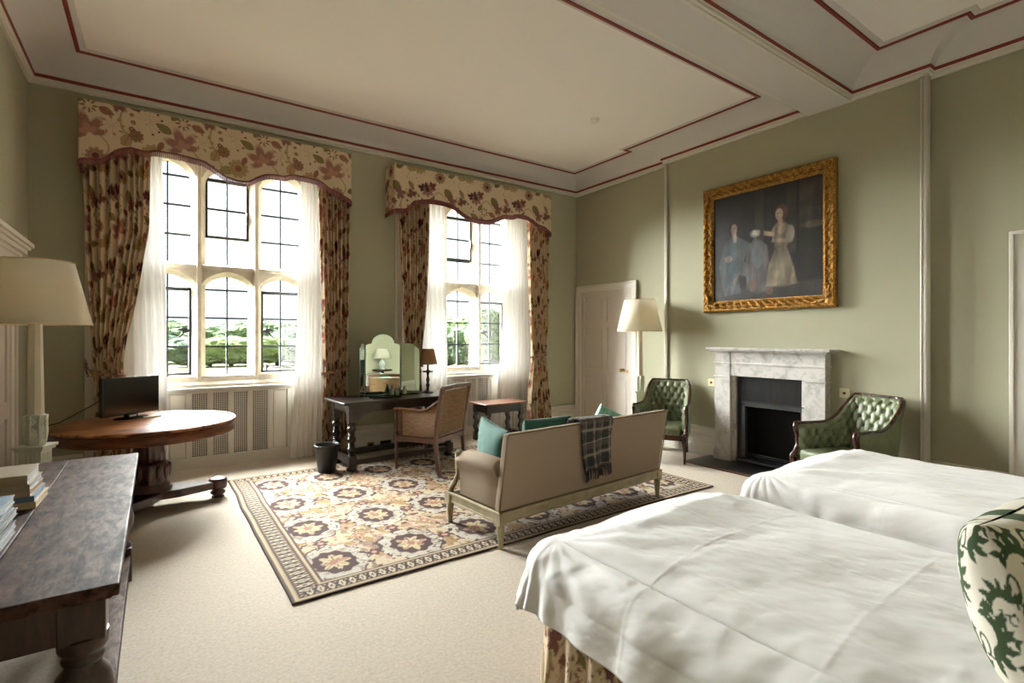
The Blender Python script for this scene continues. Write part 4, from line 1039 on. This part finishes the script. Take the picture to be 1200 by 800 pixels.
# small lamp
t = thing('table_lamp', 'small lamp with tan shade and dark turned stem on the dressing table', 'lamp', dtop(1.135,.33))
MB().lathe([(.075,0),(.078,.012),(.05,.02),(.02,.035),(.016,.07),(.028,.10),(.018,.13),(.026,.17),(.014,.22),(.02,.262),(.07,.268),(.072,.285),(.02,.29),(.013,.31),(.012,.40)], n=20).build('stem', M_mahog, t)
MB().lathe([(.128,.372),(.126,.374),(.078,.57),(.080,.572)], n=32).build('lamp_shade', M_shade2, t)
# waste bin
t = thing('waste_bin', 'black waste bin beside the dressing table leg on the rug edge', 'bin', (1.565,5.83,0.012))
MB().lathe([(.09,0),(.095,.005),(.128,.28),(.138,.29),(.136,.305),(.122,.30),(.118,.28),(.088,.012),(.001,.012)], n=28).build('bucket', M_bucket, t)
MB().tube([(.13*math.cos(R(a)), .13*math.sin(R(a))*.9-.01, .29-.03*math.sin(R(a))) for a in range(-10, 191, 10)], .004, 6).build('handle', M_bucket, t)
# ================================================================ SMALL STOOL TABLE
t = thing('stool_table', 'small dark oak stool table with wavy legs under the far window', 'side table', (4.16,6.295,0), 0)
m = MB(); m.box(-.37, .37, -.235, .235, .532, .556); m.build('table_top', wood('stool_top', (66,34,22), (104,60,42), .3, s=(4,40,40), coat=.2), t, bevel=.006)
m = MB()
for y in (-.19, .165): m.box(-.30, .30, y, y+.025, .42, .532)
for x in (-.30, .275): m.box(x, x+.025, -.19, .19, .42, .532)
m.build('apron', M_dark_oak, t, bevel=.003)
for x in (-.285, .285):
    for y in (-.17, .17):
        pr = []; N_ = 26
        R_ = [(.036+.012*math.sin(k/N_*2*PI*3), .10+.34*k/N_) for k in range(N_+1)]
        off = [(.012*math.sin(k/N_*2*PI*2.5), .10+.34*k/N_) for k in range(N_+1)]
        m = MB(); L_ = [(x+o-.028, z) for o, z in off]; Rr = [(x+o+.028, z) for o, z in off]
        m.prism(L_+Rr[::-1], y-.024, y+.024, 'y'); m.box(x-.032, x+.032, y-.03, y+.03, .40, .532); m.box(x-.034, x+.034, y-.034, y+.034, .06, .12); m.lathe([(.028,0),(.046,.012),(.048,.04),(.034,.065)], (x,y,0), 14); m.build('leg', M_dark_oak, t, bevel=.004)
m = MB()
for x in (-.285, .285): m.box(x-.015, x+.015, -.17, .17, .07, .115)
m.box(-.285, .285, -.02, .02, .075, .115); m.build('stretcher', M_dark_oak, t, bevel=.004)
# ================================================================ ROUND TABLE, TELEVISION
t = thing('pedestal_table', 'round figured-wood pedestal table holding the television', 'table', (-.045,5.50,0), 0)
MB().lathe([(.60,.74),(.66,.742),(.670,.746),(.674,.752),(.674,.762),(.668,.768),(.001,.768)], n=96, sy=1.0).build('table_top', M_rosetop, t)
MB().lathe([(.60,.650),(.652,.652),(.662,.660),(.664,.742),(.60,.744)], n=96).build('apron', principled('figured_apron', (70,36,22), .35, col2=(124,72,42), nscale=(5,5,30), detail=6, spec=.3), t)
m = MB(); m.lathe([(.13,.66),(.11,.655),(.105,.60),(.112,.50),(.118,.40)][::-1], n=64, mod=lambda a, z: 1+.035*math.cos(16*a))
m.lathe([(.17,.16),(.175,.175),(.15,.19),(.155,.21),(.135,.22),(.14,.25),(.135,.36),(.142,.40),(.118,.415)], n=64, mod=lambda a, z: 1+(.06*abs(math.cos(6*a)) if .22 < z < .40 else 0))
m.build('column', M_rose, t)
for k in range(12):
    a = 2*PI*k/12; Mx = Matrix.Rotation(a, 4, 'Z') @ Matrix.Translation((.142,0,.24))
    q = MB(); q.tube([Mx @ Vector(p) for p in ((-.01,0,-.01),(-.008,0,.05),(-.006,0,.11),(.006,0,.150),(.014,0,.142))], [.010,.026,.028,.018,.006], 8); q.build('carved_leaf', M_rose, t)
m = MB(); pl = []
feet = [R(3), R(123), R(243)]
for a in feet:
    for k in range(-1, 2): pl.append((.50*math.cos(a)-k*.055*math.sin(a)*1, .50*math.sin(a)+k*.055*math.cos(a)))
    b = a+R(60)
    for da in (-28, -12, 0, 12, 28):
        c = b+R(da); r_ = .165+.10*abs(da/28)**1.6; pl.append((r_*math.cos(c), r_*math.sin(c)))
m.prism(pl, .09, .16, 'z'); m.build('tripod_base', M_rose, t, bevel=.01)
for a in feet:
    m = MB(); m.lathe([(.05,0),(.055,.012),(.035,.02),(.06,.035),(.066,.055),(.045,.07),(.05,.078),(.072,.085),(.078,.10),(.078,.165),(.07,.178),(.04,.185),(.03,.18)], (.53*math.cos(a), .53*math.sin(a), 0), 24); m.build('foot', M_rose, t)
c, d = Vector((-.18,5.805,.768)), Vector((.40,.33,0)).normalized()
t = thing('television', 'small black flat television on the round table', 'television', c, math.degrees(math.atan2(d.y, d.x)))
m = MB(); m.box(-.262, .262, -.012, .035, .035, .375); m.box(-.15, .15, .03, .06, .08, .30); m.build('casing', M_black, t, bevel=.006)
m = MB(); m.box(-.245, .245, -.0145, -.011, .07, .362); m.build('screen', M_screen, t)
m = MB(); m.lathe([(.001,0),(.13,0),(.13,.006),(.12,.014),(.001,.016)], (0,.0,0), 40, sx=1.15, sy=.75); m.build('stand_base', M_black, t)
m = MB(); m.box(-.05, .05, -.02, .03, .008, .05); m.build('stand_neck', M_black, t, bevel=.004)
m = MB(); m.box(-.03, .03, -.024, -.013, .012, .03); m.build('silver_clip', principled('silver', (170,170,172), .3, metal=.8), t)
o = MB().box(-.022, .022, -.075, .075, 0, .018).build('remote_control', M_whiteplastic, None, bevel=.006); o.location = (-.02,5.72,.769); o.rotation_euler = (0,0,R(-50)); tag(o, 'white remote control on the round table right of the television', 'remote control')
o = MB().tube([(-.40,5.72,.95),(-.42,5.74,.93),(-.50,5.74,.88),(-.60,5.72,.82),(-.66,5.68,.785),(-.72,5.66,.772),(-.79,5.64,.70),(-.80,5.64,.3),(-.80,5.64,.01)], .004, 8).build('power_cable', M_black, None); tag(o, 'thin black cable running from the television down behind the round table', 'cable')
# ================================================================ OAK REFECTORY TABLE, BOOKS
t = thing('refectory_table', 'old polished dark oak table in the left foreground', 'table', (-.48,3.046,0))
X0, X1, Y0, Y1 = -.38, .39, -1.079, 1.079
m = MB(); m.box(.0510, X1, Y0, Y1, .712, .75); m.box(X0, .0495, Y0, Y1, .712, .7498); m.box(X0+.03, X1-.018, Y0+.018, Y1-.018, .700, .714); m.box(.04,.06,Y0+.01,Y1-.01,.712,.742)
m.build('table_top', M_oak_top, t, bevel=.005)
m = MB(); m.box(X0+.06, X1-.085, Y0+.10, Y0+.135, .555, .712); m.box(X0+.06, X1-.085, Y1-.135, Y1-.10, .555, .712); m.box(X1-.12, X1-.085, Y0+.10, Y1-.10, .555, .712); m.box(X0+.06, X0+.095, Y0+.10, Y1-.10, .555, .712)
m.build('apron', M_oak_leg, t, bevel=.004)
for x in (X0+.13, X1-.098):
    for y in (Y0+.15, Y1-.15):
        m = MB(); m.box(x-.06, x+.06, y-.06, y+.06, .55, .712)
        m.lathe([(.05,.47),(.058,.485),(.05,.50),(.066,.52),(.068,.56)], (x,y,0), 24)
        m.lathe([(.055,.20),(.07,.215),(.05,.235),(.045,.26),(.075,.33),(.082,.38),(.07,.43),(.05,.455),(.045,.50)], (x,y,0), 24)
        m.box(x-.07, x+.07, y-.07, y+.07, .0, .205); m.build('leg', M_oak_leg, t, bevel=.006)
m = MB()
m.box(X1-.20, X1-.035, Y0+.06, Y1-.06, .11, .165); m.box(X0+.04, X0+.20, Y0+.06, Y1-.06, .11, .165); m.box(X0+.18, X1-.18, Y0+.13, Y0+.20, .11, .16); m.box(X0+.18, X1-.18, Y1-.20, Y1-.13, .11, .16)
m.build('stretcher', M_oak_top, t, bevel=.006)
def book(x1, y0, z, w, d, h, rz, cov, label, page=(226,220,206), jacket=None):
    t = thing('book', label, 'book', (x1, y0, z), rz, None)
    m = MB(); m.box(-w, 0, 0, d, 0, .003); m.box(-w, 0, 0, d, h-.003, h); m.box(-w, .0, 0, .004, 0, h); m.build('cover', principled('cover_%d_%d_%d' % cov, cov, .5), t, bevel=.001)
    m = MB(); m.box(-w+.004, -.004, .004, d-.004, .003, h-.003); m.build('pages', principled('pages_%d_%d_%d' % page, page, .9, col2=tuple(int(v*.88) for v in page), nscale=(2,2,600)), t)
z = .7502
A = [((188,160,120),.030,.24,.26,(214,190,150),'tan book at the very bottom of the taller stack'),
     ((96,110,128),.024,.235,.25,(150,170,190),'blue-grey book second from the bottom of the taller stack'),
     ((168,142,112),.026,.24,.24,(196,160,136),'pinkish-tan book in the middle of the taller stack'),
     ((150,132,104),.026,.235,.25,(190,196,206),'fawn book with pale pages, second from the top of the taller stack'),
     ((140,122,94),.042,.245,.26,(228,226,222),'thick olive-brown book on top of the taller stack')]
for i, (c_, h, w_, d_, pg, lb) in enumerate(A):
    book(-.43-[0,.006,.02,.022,.028][i], 3.035+[0,.004,.006,.012,.0][i], z, w_, d_, h, [-2,-1,-3,-2,-1][i], c_, lb, pg); z += h+.0004
z = .7502
for i, (c_, h, lb) in enumerate((((88,80,68),.022,'bottom book of the nearer stack on the oak table'), ((60,66,70),.023,'second book from the bottom of the nearer stack'), ((78,58,46),.022,'brown book third from the bottom of the nearer stack'), ((70,72,72),.024,'fourth book from the bottom of the nearer stack'), ((64,72,86),.022,'slate book just under the top of the nearer stack'), ((110,132,156),.028,'blue book on top of the nearer stack'))):
    book(-.445-.004*(i % 3), 2.46+.006*(i % 2), z, .19, .25, h, -1-(i % 2), c_, lb, (224,226,228)); z += h+.0004
# ================================================================ COLUMN FLOOR LAMPS
def floor_lamp(x, y, label, rz):
    t = thing('floor_lamp', label, 'lamp', (x, y, 0), rz)
    m = MB(); m.box(-.115, .115, -.115, .115, 0, .05); m.box(-.10, .10, -.10, .10, .05, .08); m.box(-.062, .062, -.062, .062, .08, .74); m.box(-.078, .078, -.078, .078, .74, .755); m.box(-.088, .088, -.088, .088, .755, .775)
    for s in (-1, 1):
        for k in (-.035, -.012, .012, .035):
            m.box(k-.006, k+.006, s*.062-.004, s*.062+.004, .66, .72); m.box(s*.062-.004, s*.062+.004, k-.006, k+.006, .66, .72)
    m.build('plinth', M_lampgreen, t, bevel=.004)
    m = MB(); n = 8; m.lathe([(.050,.775),(.056,.80),(.057,.86),(.053,.93),(.056,.965),(.046,.985)], n=40, mod=lambda a, z: 1+.05*abs(math.cos(4*a))); m.build('leaf_collar', M_lampgreen, t)
    for k in range(8):
        a = 2*PI*k/8; Mx = Matrix.Rotation(a, 4, 'Z')
        q = MB(); q.tube([Mx @ Vector(p) for p in ((.055,0,.785),(.060,0,.86),(.057,0,.93),(.061,0,.975),(.067,0,.972))], [.006,.010,.010,.009,.004], 6)
        for j in range(5):
            zz = .80+.033*j
            for sg in (-1, 1): q.tube([Mx @ Vector((.059,0,zz)), Mx @ Vector((.058,sg*.010,zz+.016)), Mx @ Vector((.055,sg*.018,zz+.026))], [.004,.004,.002], 5)
        q.build('carved_leaf', M_lampgreen, t)
    m = MB(); m.lathe([(.047,.98),(.046,1.0),(.036,1.60),(.042,1.61),(.042,1.63),(.012,1.635),(.010,1.70)], n=8, smooth=False, M=Matrix.Rotation(R(22.5), 4, 'Z')); m.build('column', M_lampwood, t)
    m = MB()
    for k in range(3):
        a = 2*PI*k/3; m.tube([(0,0,1.70),(.2*math.cos(a),.2*math.sin(a),1.98)], .0025, 5)
    m.tube([(0,0,1.68),(0,0,2.0)], .004, 6); m.build('shade_carrier', M_brass, t)
    m = MB(); n = 64; pr = [(.302,1.59),(.205,2.015)]
    vs = [(r*math.cos(2*PI*k/n), r*math.sin(2*PI*k/n), z) for r, z in pr for k in range(n)]
    m.add(vs, [(k, (k+1)%n, n+(k+1)%n, n+k) for k in range(n)], True)
    o = m.build('lamp_shade', M_shade, t); so = o.modifiers.new('s', 'SOLIDIFY'); so.thickness = .003
    for r, z in pr: m = MB(); m.tube([(r*math.cos(2*PI*k/n), r*math.sin(2*PI*k/n), z) for k in range(n+1)], .005, 6); m.build('shade_trim', principled('shade_trim', (216,198,164), .8), t)
floor_lamp(5.44, 4.72, 'column floor lamp with cream shade beside the far door', -35)
floor_lamp(-.665, 4.68, 'column floor lamp with cream shade behind the oak table at the left edge', -20)
# ================================================================ FIREPLACE
t = thing('fireplace', 'grey veined marble fireplace with a black iron insert', 'fireplace', (XB,3.03,0))
def fx(a): return a-XB
yc = 3.03; ya, yb_ = 2.462-yc, 3.735-yc
for y0, y1 in ((ya, ya+.205), (yb_-.205, yb_)):
    m = MB(); m.box(-.125, 0, y0, y1, 0, 1.33); m.box(-.14, 0, y0-.012, y1+.012, 0, .13); m.box(-.138, 0, y0-.01, y1+.01, 1.02, 1.035); m.box(-.14, 0, y0-.008, y1+.008, 1.18, 1.20)
    m.build('pilaster', M_marble, t, bevel=.003)
m = MB(); m.box(-.115, 0, ya+.2, yb_-.2, 1.04, 1.33); m.box(-.13, 0, ya+.2, yb_-.2, 1.18, 1.20); m.box(-.128, 0, ya+.2, yb_-.2, 1.195, 1.205); m.build('frieze', M_marble, t, bevel=.003)
m = MB(); m.box(-.225, 0, ya-.085, yb_+.06, 1.35, 1.378); m.box(-.19, 0, ya-.045, yb_+.035, 1.33, 1.352); m.build('mantel_shelf', M_marble, t, bevel=.006)
m = MB(); m.box(-.08, -.03, ya+.205, ya+.255, 0, 1.04); m.box(-.08, -.03, yb_-.255, yb_-.205, 0, 1.04); m.build('inner_jamb', M_marble, t)
# slate panel with reeding, and iron frame
m = MB(); a, b = ya+.205, yb_-.205; fy0, fy1, fz = a+.055, b-.145, .70
m.box(-.045, -.02, a, fy0, 0, 1.04); m.box(-.045, -.02, fy1, b, 0, 1.04); m.box(-.045, -.02, fy0, fy1, fz, 1.04)
k = a
while k < b: m.box(-.050, -.044, k, k+.010, fz+.02 if fy0 < k < fy1 else 0, 1.04); k += .02
m.build('reeded_panel', M_slate, t)
m = MB()
for y0, y1, z0, z1 in ((fy0-.03, fy0+.015, .06, fz+.03), (fy1-.015, fy1+.03, .06, fz+.03), (fy0-.03, fy1+.03, fz-.015, fz+.04)): m.box(-.07, -.02, y0, y1, z0, z1)
m.box(-.085, -.02, fy0-.03, fy1+.03, fz+.035, fz+.045); m.build('iron_frame', M_castiron, t, bevel=.006)
m = MB(); dpt = .20; m.box(-.02, dpt, fy0-.02, fy0, 0, fz+.02); m.box(-.02, dpt, fy1, fy1+.02, 0, fz+.02); m.box(dpt-.02, dpt, fy0, fy1, 0, fz+.02); m.box(-.02, dpt, fy0, fy1, fz, fz+.02); m.build('firebox', M_soot, t)
m = MB()
for z_ in (.10,.125): m.tube([(-.03, fy0+.03, z_), (-.03, fy1-.03, z_)], .008, 6)
m.box(-.16, .0, fy0-.05, fy1+.05, .05, .075); m.build('grate', M_castiron, t)
o = MB().box(5.27, 5.80, 2.24, 3.82, 0, .014).build('hearth', M_slate, None, bevel=.003); tag(o, 'black stone hearth slab in front of the fireplace', 'hearth')
t = thing('hearth_border', 'narrow wooden border around the black hearth', 'border', (5.25,3.03,0)); MB().box(-.02, .02, -.83, .83, 0, .012).build('front_strip', M_walnut, t); MB().box(.02, .55, .79, .83, 0, .012).build('side_strip', M_walnut, t); MB().box(.02, .55, -.83, -.79, 0, .012).build('side_strip', M_walnut, t)
for y, lb in ((3.86,'cream bell plate with dark push left of the fireplace'), (2.33,'cream bell plate with dark push right of the fireplace')):
    t = thing('bell_push', lb, 'bell push', (XB, y, .93)); MB().box(-.012, 0, -.048, .048, -.048, .048).build('plate', principled('cream_plate', (206,198,160), .4), t, bevel=.004)
    MB().lathe([(.016,0),(.014,.006),(.001,.008)], (-.012,0,0), 14, M=Matrix.Rotation(-PI/2, 4, 'Y')).build('push_button', M_walnut, t)
# ================================================================ PAINTING
t = thing('framed_painting', 'dark old portrait of two figures in a carved gilt frame above the fireplace', 'painting', (XB, 3.165, 2.595), 0)
Wp, Hp = .776, .776; fw = .135
m = MB(); prof = [(0,.0),(0,.055),(.02,.075),(.045,.07),(.055,.05),(.085,.045),(.10,.055),(.112,.05),(.125,.03),(fw,.03),(fw,.0)]
cs = [(-Wp,-Hp),(Wp,-Hp),(Wp,Hp),(-Wp,Hp)]; sg = [(1,1),(-1,1),(-1,-1),(1,-1)]; sub = 90
rings = []
for i in range(4):
    c0, c1, s0, s1 = cs[i], cs[(i+1)%4], sg[i], sg[(i+1)%4]
    for k in range(sub):
        f = k/sub; rings.append([((c0[0]+s0[0]*o)*(1-f)+(c1[0]+s1[0]*o)*f, (c0[1]+s0[1]*o)*(1-f)+(c1[1]+s1[1]*o)*f, h*(1+.0)+(.012*math.sin(f*95)*math.cos(o*70) if .015 < o < .12 else 0)) for o, h in prof])
n = len(prof); vs = [(-h-.004, y, z) for r in rings for y, z, h in r]; q = len(rings)
m.add(vs, [(i*n+k, i*n+k+1, ((i+1)%q)*n+k+1, ((i+1)%q)*n+k) for i in range(q) for k in range(n-1)], False)
m.build('gilt_frame', M_gold, t)
for sy in (-1, 1):
    for sz in (-1, 1):
        m = MB(); cy_, cz_ = sy*(Wp-.065), sz*(Hp-.065)
        m.lathe([(.055,0),(.045,.015),(.02,.024),(.001,.03)], (-.055, cy_, cz_), 20, M=Matrix.Rotation(-PI/2, 4, 'Y'), mod=lambda a, z: 1+.25*math.cos(6*a))
        for d_ in range(4):
            m.tube([(-.062, cy_-sy*.02, cz_-sz*.02), (-.078, cy_-sy*(.06+.03*d_) , cz_-sz*.01*(1-d_%2*2)), (-.06, cy_-sy*(.09+.03*d_), cz_+sz*.02)], [.014,.012,.005], 6)
            m.tube([(-.062, cy_-sy*.02, cz_-sz*.02), (-.078, cy_-sy*.01*(1-d_%2*2), cz_-sz*(.06+.03*d_)), (-.06, cy_+sy*.02, cz_-sz*(.09+.03*d_))], [.014,.012,.005], 6)
        m.build('corner_ornament', M_gold, t)
# the canvas: painted figures
n_ = 230; U, V = np.meshgrid(np.linspace(0, 1, n_), np.linspace(0, 1, n_)); c = np.zeros((n_, n_, 3))+L3((50,42,40))
def pp(mask, col, a=1):
    global c
    m_ = np.clip(mask, 0, 1)[..., None]*a; c = c*(1-m_)+L3(col)*m_
def ell(cx, cy, rx, ry, ang=0, soft=.25):
    a = R(ang); dx, dy = U-cx, V-cy; x = dx*math.cos(a)+dy*math.sin(a); y = -dx*math.sin(a)+dy*math.cos(a); return np.clip((1-np.hypot(x/rx, y/ry))/soft+.5, 0, 1)
def poly(pts, soft=.012):
    d = np.full(U.shape, 9.); ins = np.zeros(U.shape, bool); n = len(pts)
    for i in range(n):
        (x0, y0), (x1, y1) = pts[i], pts[(i+1)%n]; ex, ey = x1-x0, y1-y0; tt = np.clip(((U-x0)*ex+(V-y0)*ey)/(ex*ex+ey*ey), 0, 1); d = np.minimum(d, np.hypot(U-x0-tt*ex, V-y0-tt*ey)); ins ^= ((y0 > V) != (y1 > V)) & (U < (x1-x0)*(V-y0)/((y1-y0) if y1 != y0 else 1e-9)+x0)
    return np.clip(.5+np.where(ins, d, -d)/soft, 0, 1)
nz = fbm(U*9, V*9, 4, 90)
pp(np.clip(.35-V, 0, 1)*1.2, (32,27,26)); pp((U > .78)*np.clip((.62-V)*4, 0, 1), (78,66,56), .8); pp(ell(.9,.50,.14,.10), (44,42,32)); pp(ell(.92,.40,.10,.03), (116,94,72), .6); pp(ell(.88,.30,.10,.05), (92,80,70), .4)
for a_, b_, cc in ((.42,.50,(74,62,54)), (.50,.53,(38,32,30)), (.70,.78,(72,60,52)), (.78,.805,(34,28,26))): pp(poly([(a_,0),(b_,0),(b_,.62),(a_,.62)]), cc, .75)
pp(poly([(0,.90),(1,.86),(1,1),(0,1)], .03), (78,70,64), .8); pp(ell(.12,.6,.16,.34), (66,62,62), .6)
pp(poly([(.10,.52),(.13,.44),(.20,.40),(.24,.40),(.31,.44),(.40,.50),(.44,.47),(.45,.51),(.40,.56),(.33,.55),(.31,.64),(.40,.70),(.42,.90),(.38,.93),(.33,.78),(.26,.76),(.28,.93),(.12,.95),(.08,.80),(.06,.66)]), (92,94,98)); pp(poly([(.17,.45),(.21,.43),(.25,.60),(.26,.80),(.17,.90),(.13,.70)]), (78,98,108), .8)
pp(poly([(.33,.60),(.38,.48),(.46,.46),(.53,.52),(.55,.70),(.58,.90),(.44,.95),(.34,.9)]), (108,98,98), .75); pp(ell(.44,.60,.05,.12), (96,104,112), .7); pp(ell(.42,.40,.05,.035), (150,136,124), .8); pp(poly([(.40,.37),(.46,.38),(.45,.42),(.39,.41)]), (196,184,168), .9)
pp(poly([(.28,.50),(.36,.52),(.42,.43),(.44,.45),(.38,.57),(.30,.60)]), (92,90,94), .8)
pp(poly([(.57,.40),(.61,.345),(.68,.335),(.735,.39),(.74,.50),(.70,.55),(.76,.74),(.79,.88),(.66,.90),(.52,.885),(.54,.72),(.60,.56),(.58,.48)]), (142,124,98)); pp(poly([(.62,.56),(.66,.56),(.70,.88),(.60,.88)]), (168,150,122), .7)
pp(ell(.655,.40,.035,.05), (182,148,122), .9); pp(poly([(.50,.39),(.60,.42),(.61,.46),(.50,.43)]), (174,142,118), .9); pp(poly([(.58,.47),(.70,.49),(.70,.52),(.57,.50)]), (178,146,120), .9); pp(ell(.73,.45,.035,.075), (150,138,122), .8)
pp(ell(.205,.325,.052,.085), (52,38,34)); pp(ell(.215,.38,.024,.04), (150,118,98)); pp(ell(.216,.328,.030,.048), (172,136,114)); pp(ell(.225,.415,.018,.04), (170,160,150), .6); pp(ell(.655,.265,.055,.080), (98,58,40)); pp(ell(.645,.33,.022,.04), (176,140,116)); pp(ell(.636,.268,.032,.050), (192,154,128))
for hx, hy in ((.216,.328),(.636,.268)):
    for ex in (-.012, .012): pp(ell(hx+ex, hy-.008, .006, .004), (50,36,30), .8)
    pp(ell(hx, hy+.025, .009, .004), (130,70,60), .8)
pp(ell(.16,.60,.04,.03), (168,140,120), .7); pp(poly([(.20,.82),(.27,.72),(.28,.74),(.22,.86)]), (140,120,92), .7); pp(ell(.55,.93,.035,.03), (130,84,54), .8); pp(ell(.40,.86,.03,.05), (124,84,60), .6)
for k in range(16):
    uu_ = .54+.013*k+0*V; pp(np.clip(1-np.abs(U-(.64+(k-8)*.014*(.6+V)))/.003, 0, 1)*(V > .56)*(V < .87)*(np.abs(U-.65) < .12), (110,92,72), .35)
fold_ = fbm(U*26+3*V, V*5, 4, 91)
lum_ = c.mean(-1, keepdims=True); c = (c*.75+lum_*.25)*(1+1.1*nz[..., None])*(1+1.5*fold_[..., None]*np.clip(lum_*14-.4, 0, 1))*.68
c = c*(.55+.45*np.clip(np.minimum(np.minimum(U,1-U),np.minimum(V,1-V))/.12, 0, 1))[..., None]; c = np.clip(c, .004, 1)
Y_ = (.5-U)*2*(Wp-fw+.01); Z_ = (.5-V)*2*(Hp-fw+.01)
np_grid('canvas', np.stack([-.026+0*U, Y_, Z_], -1), M_paint, t, c, solid=.004)
# ================================================================ SMALL FITTINGS
t = thing('smoke_detector', 'white smoke detector on the ceiling', 'smoke detector', (4.36,4.48,ZC)); MB().lathe([(.055,0),(.055,-.012),(.03,-.016),(.03,-.02),(.05,-.024),(.046,-.04),(.02,-.052),(.001,-.054)], n=28).build('housing', M_whiteplastic, t); MB().lathe([(.031,-.0165),(.031,-.0195)], n=20).build('sensor_gap', M_black, t)
for x, lb, mt in ((2.30,'brass socket plate low on the wall under the dressing table','b'), (2.50,'black double socket under the dressing table','k')):
    t = thing('wall_socket', lb, 'socket', (x, YW-.036, .10)); w_ = .045 if mt == 'b' else .073
    MB().box(-w_, w_, -.008, .0, -.04, .04).build('plate', M_brass if mt == 'b' else M_black, t, bevel=.003); MB().box(-w_+.02, w_-.02, -.011, -.008, -.015, .015).build('socket_face', M_black if mt == 'b' else M_castiron, t)
# ================================================================ TREES, LIGHT, CAMERA
specs = [(150,145,9.4,15,M_leaf3),(186,122,7.4,11,M_leaf3),(207,145,9.3,15,M_leaf),(222,105,5.2,8,M_leaf3),(238,122,7.6,12,M_leaf),(246,105,5.0,7.5,M_leaf2),(262,145,9.0,15,M_leaf3),(271,105,5.4,8,M_leaf2),(291,122,8.0,11,M_leaf),(296,105,5.0,7,M_leaf2),(314,145,9.6,15,M_leaf),(325,104,5.4,8,M_leaf2),(340,122,7.6,11,M_leaf3),(352,103,5.2,8,M_leaf3),(372,145,9.4,15,M_leaf),(500,112,10.2,16,M_leaf),(524,92,8.2,7,M_leaf),(539,108,9.0,12,M_leaf2),(549,90,7.6,7,M_leaf3),(566,110,10.4,13,M_leaf),(574,84,9.9,7.5,M_leaf),(592,94,8.8,7,M_leaf2),(604,112,10.6,13,M_leaf3),(622,90,9,10,M_leaf)]
places = ['behind the left-hand sheer of the wide window', 'at the left edge of the left light of the wide window', 'behind the others in the left light of the wide window', 'low behind the mullion left of the central light', 'at mid height on the left side of the central light', 'low in the central light, left of its lead bar', 'tallest at the back of the central light', 'low in the central light, right of its lead bar', 'at mid height behind the mullion right of the central light', 'low behind the mullion right of the central light', 'tallest at the back of the right light of the wide window', 'low in the left half of the right light of the wide window', 'at mid height in the right light of the wide window', 'low at the right edge of the right light of the wide window', 'behind the right-hand sheer of the wide window', 'behind the sheer left of the small table lamp', 'near the left edge of the left light in the far window', 'at the back of the left light in the far window', 'nearer, in the right half of the left light of the far window', 'at the back behind the mullion of the far window', 'tallest in the right light of the far window', 'nearer, at the right edge of the right light of the far window', 'at the back behind the right-hand sheer of the far window', 'nearer, behind the right-hand sheer of the far window']
kind = {M_leaf.name: 'dark green', M_leaf2.name: 'pale yellow-green', M_leaf3.name: 'blue-green'}
for i, (px_, D_, h_, w_, mt) in enumerate(specs):
    x_, y_ = azpx(px_, D_); o = None
    tree(x_, y_, h_, w_, mt, '%s tree %s' % (kind[mt.name], places[i]), 100+i)
w = bpy.data.worlds.new('overcast_sky'); SC.world = w; w.use_nodes = True; nt = w.node_tree; nt.nodes.clear(); L = nt.links.new
o = N(nt, 'ShaderNodeOutputWorld'); b = N(nt, 'ShaderNodeBackground'); tc = N(nt, 'ShaderNodeTexCoord'); mp = N(nt, 'ShaderNodeMapping'); mp.inputs['Scale'].default_value = (2, 2, 7)
nz = N(nt, 'ShaderNodeTexNoise'); nz.inputs['Scale'].default_value = 2; nz.inputs['Detail'].default_value = 5; r = N(nt, 'ShaderNodeValToRGB')
r.color_ramp.elements[0].color = (.88,.91,1,1); r.color_ramp.elements[1].color = (1,1,1,1); r.color_ramp.elements[0].position = .35; r.color_ramp.elements[1].position = .6
L(tc.outputs['Generated'], mp.inputs[0]); L(mp.outputs[0], nz.inputs['Vector']); L(nz.outputs['Fac'], r.inputs[0]); L(r.outputs[0], b.inputs[0]); L(b.outputs[0], o.inputs[0])
b.inputs['Strength'].default_value = SKY
w.cycles.sampling_method = 'AUTOMATIC'
sl = bpy.data.lights.new('hazy_sun', 'SUN'); sl.energy = SUN; sl.angle = R(75); sl.color = (1,.968,.972); so = bpy.data.objects.new('hazy_sun', sl); COL.objects.link(so)
so.rotation_euler = Vector((.30,-.82,-.50)).to_track_quat('-Z', 'Y').to_euler()
for a_, b_ in OP:   # daylight portals set in the window openings
    l = bpy.data.lights.new('window_portal', 'AREA'); l.shape = 'RECTANGLE'; l.size = b_-a_; l.size_y = 2.8; l.cycles.is_portal = True
    lo = bpy.data.objects.new('window_portal', l); COL.objects.link(lo); lo.location = ((a_+b_)/2, 7.30, 2.35); lo.rotation_euler = (R(-90), 0, 0)
cam = bpy.data.cameras.new('camera'); co = bpy.data.objects.new('camera', cam); COL.objects.link(co)
cam.sensor_width = 36; cam.lens = 597/1200*36; cam.shift_y = -4.5/1200; cam.clip_start = .02; cam.clip_end = 800
co.location = (0,0,1.5); co.rotation_euler = (R(90), 0, R(-35)); SC.camera = co
vs = SC.view_settings; vs.view_transform = 'Standard'; vs.look = 'None'; vs.gamma = 1; vs.exposure = EXPO; vs.use_curve_mapping = False
SC.cycles.max_bounces = 16; SC.cycles.diffuse_bounces = 10; SC.cycles.transparent_max_bounces = 24; SC.cycles.use_denoising = True; SC.cycles.caustics_reflective = False
SC.cycles.sample_clamp_indirect = 12
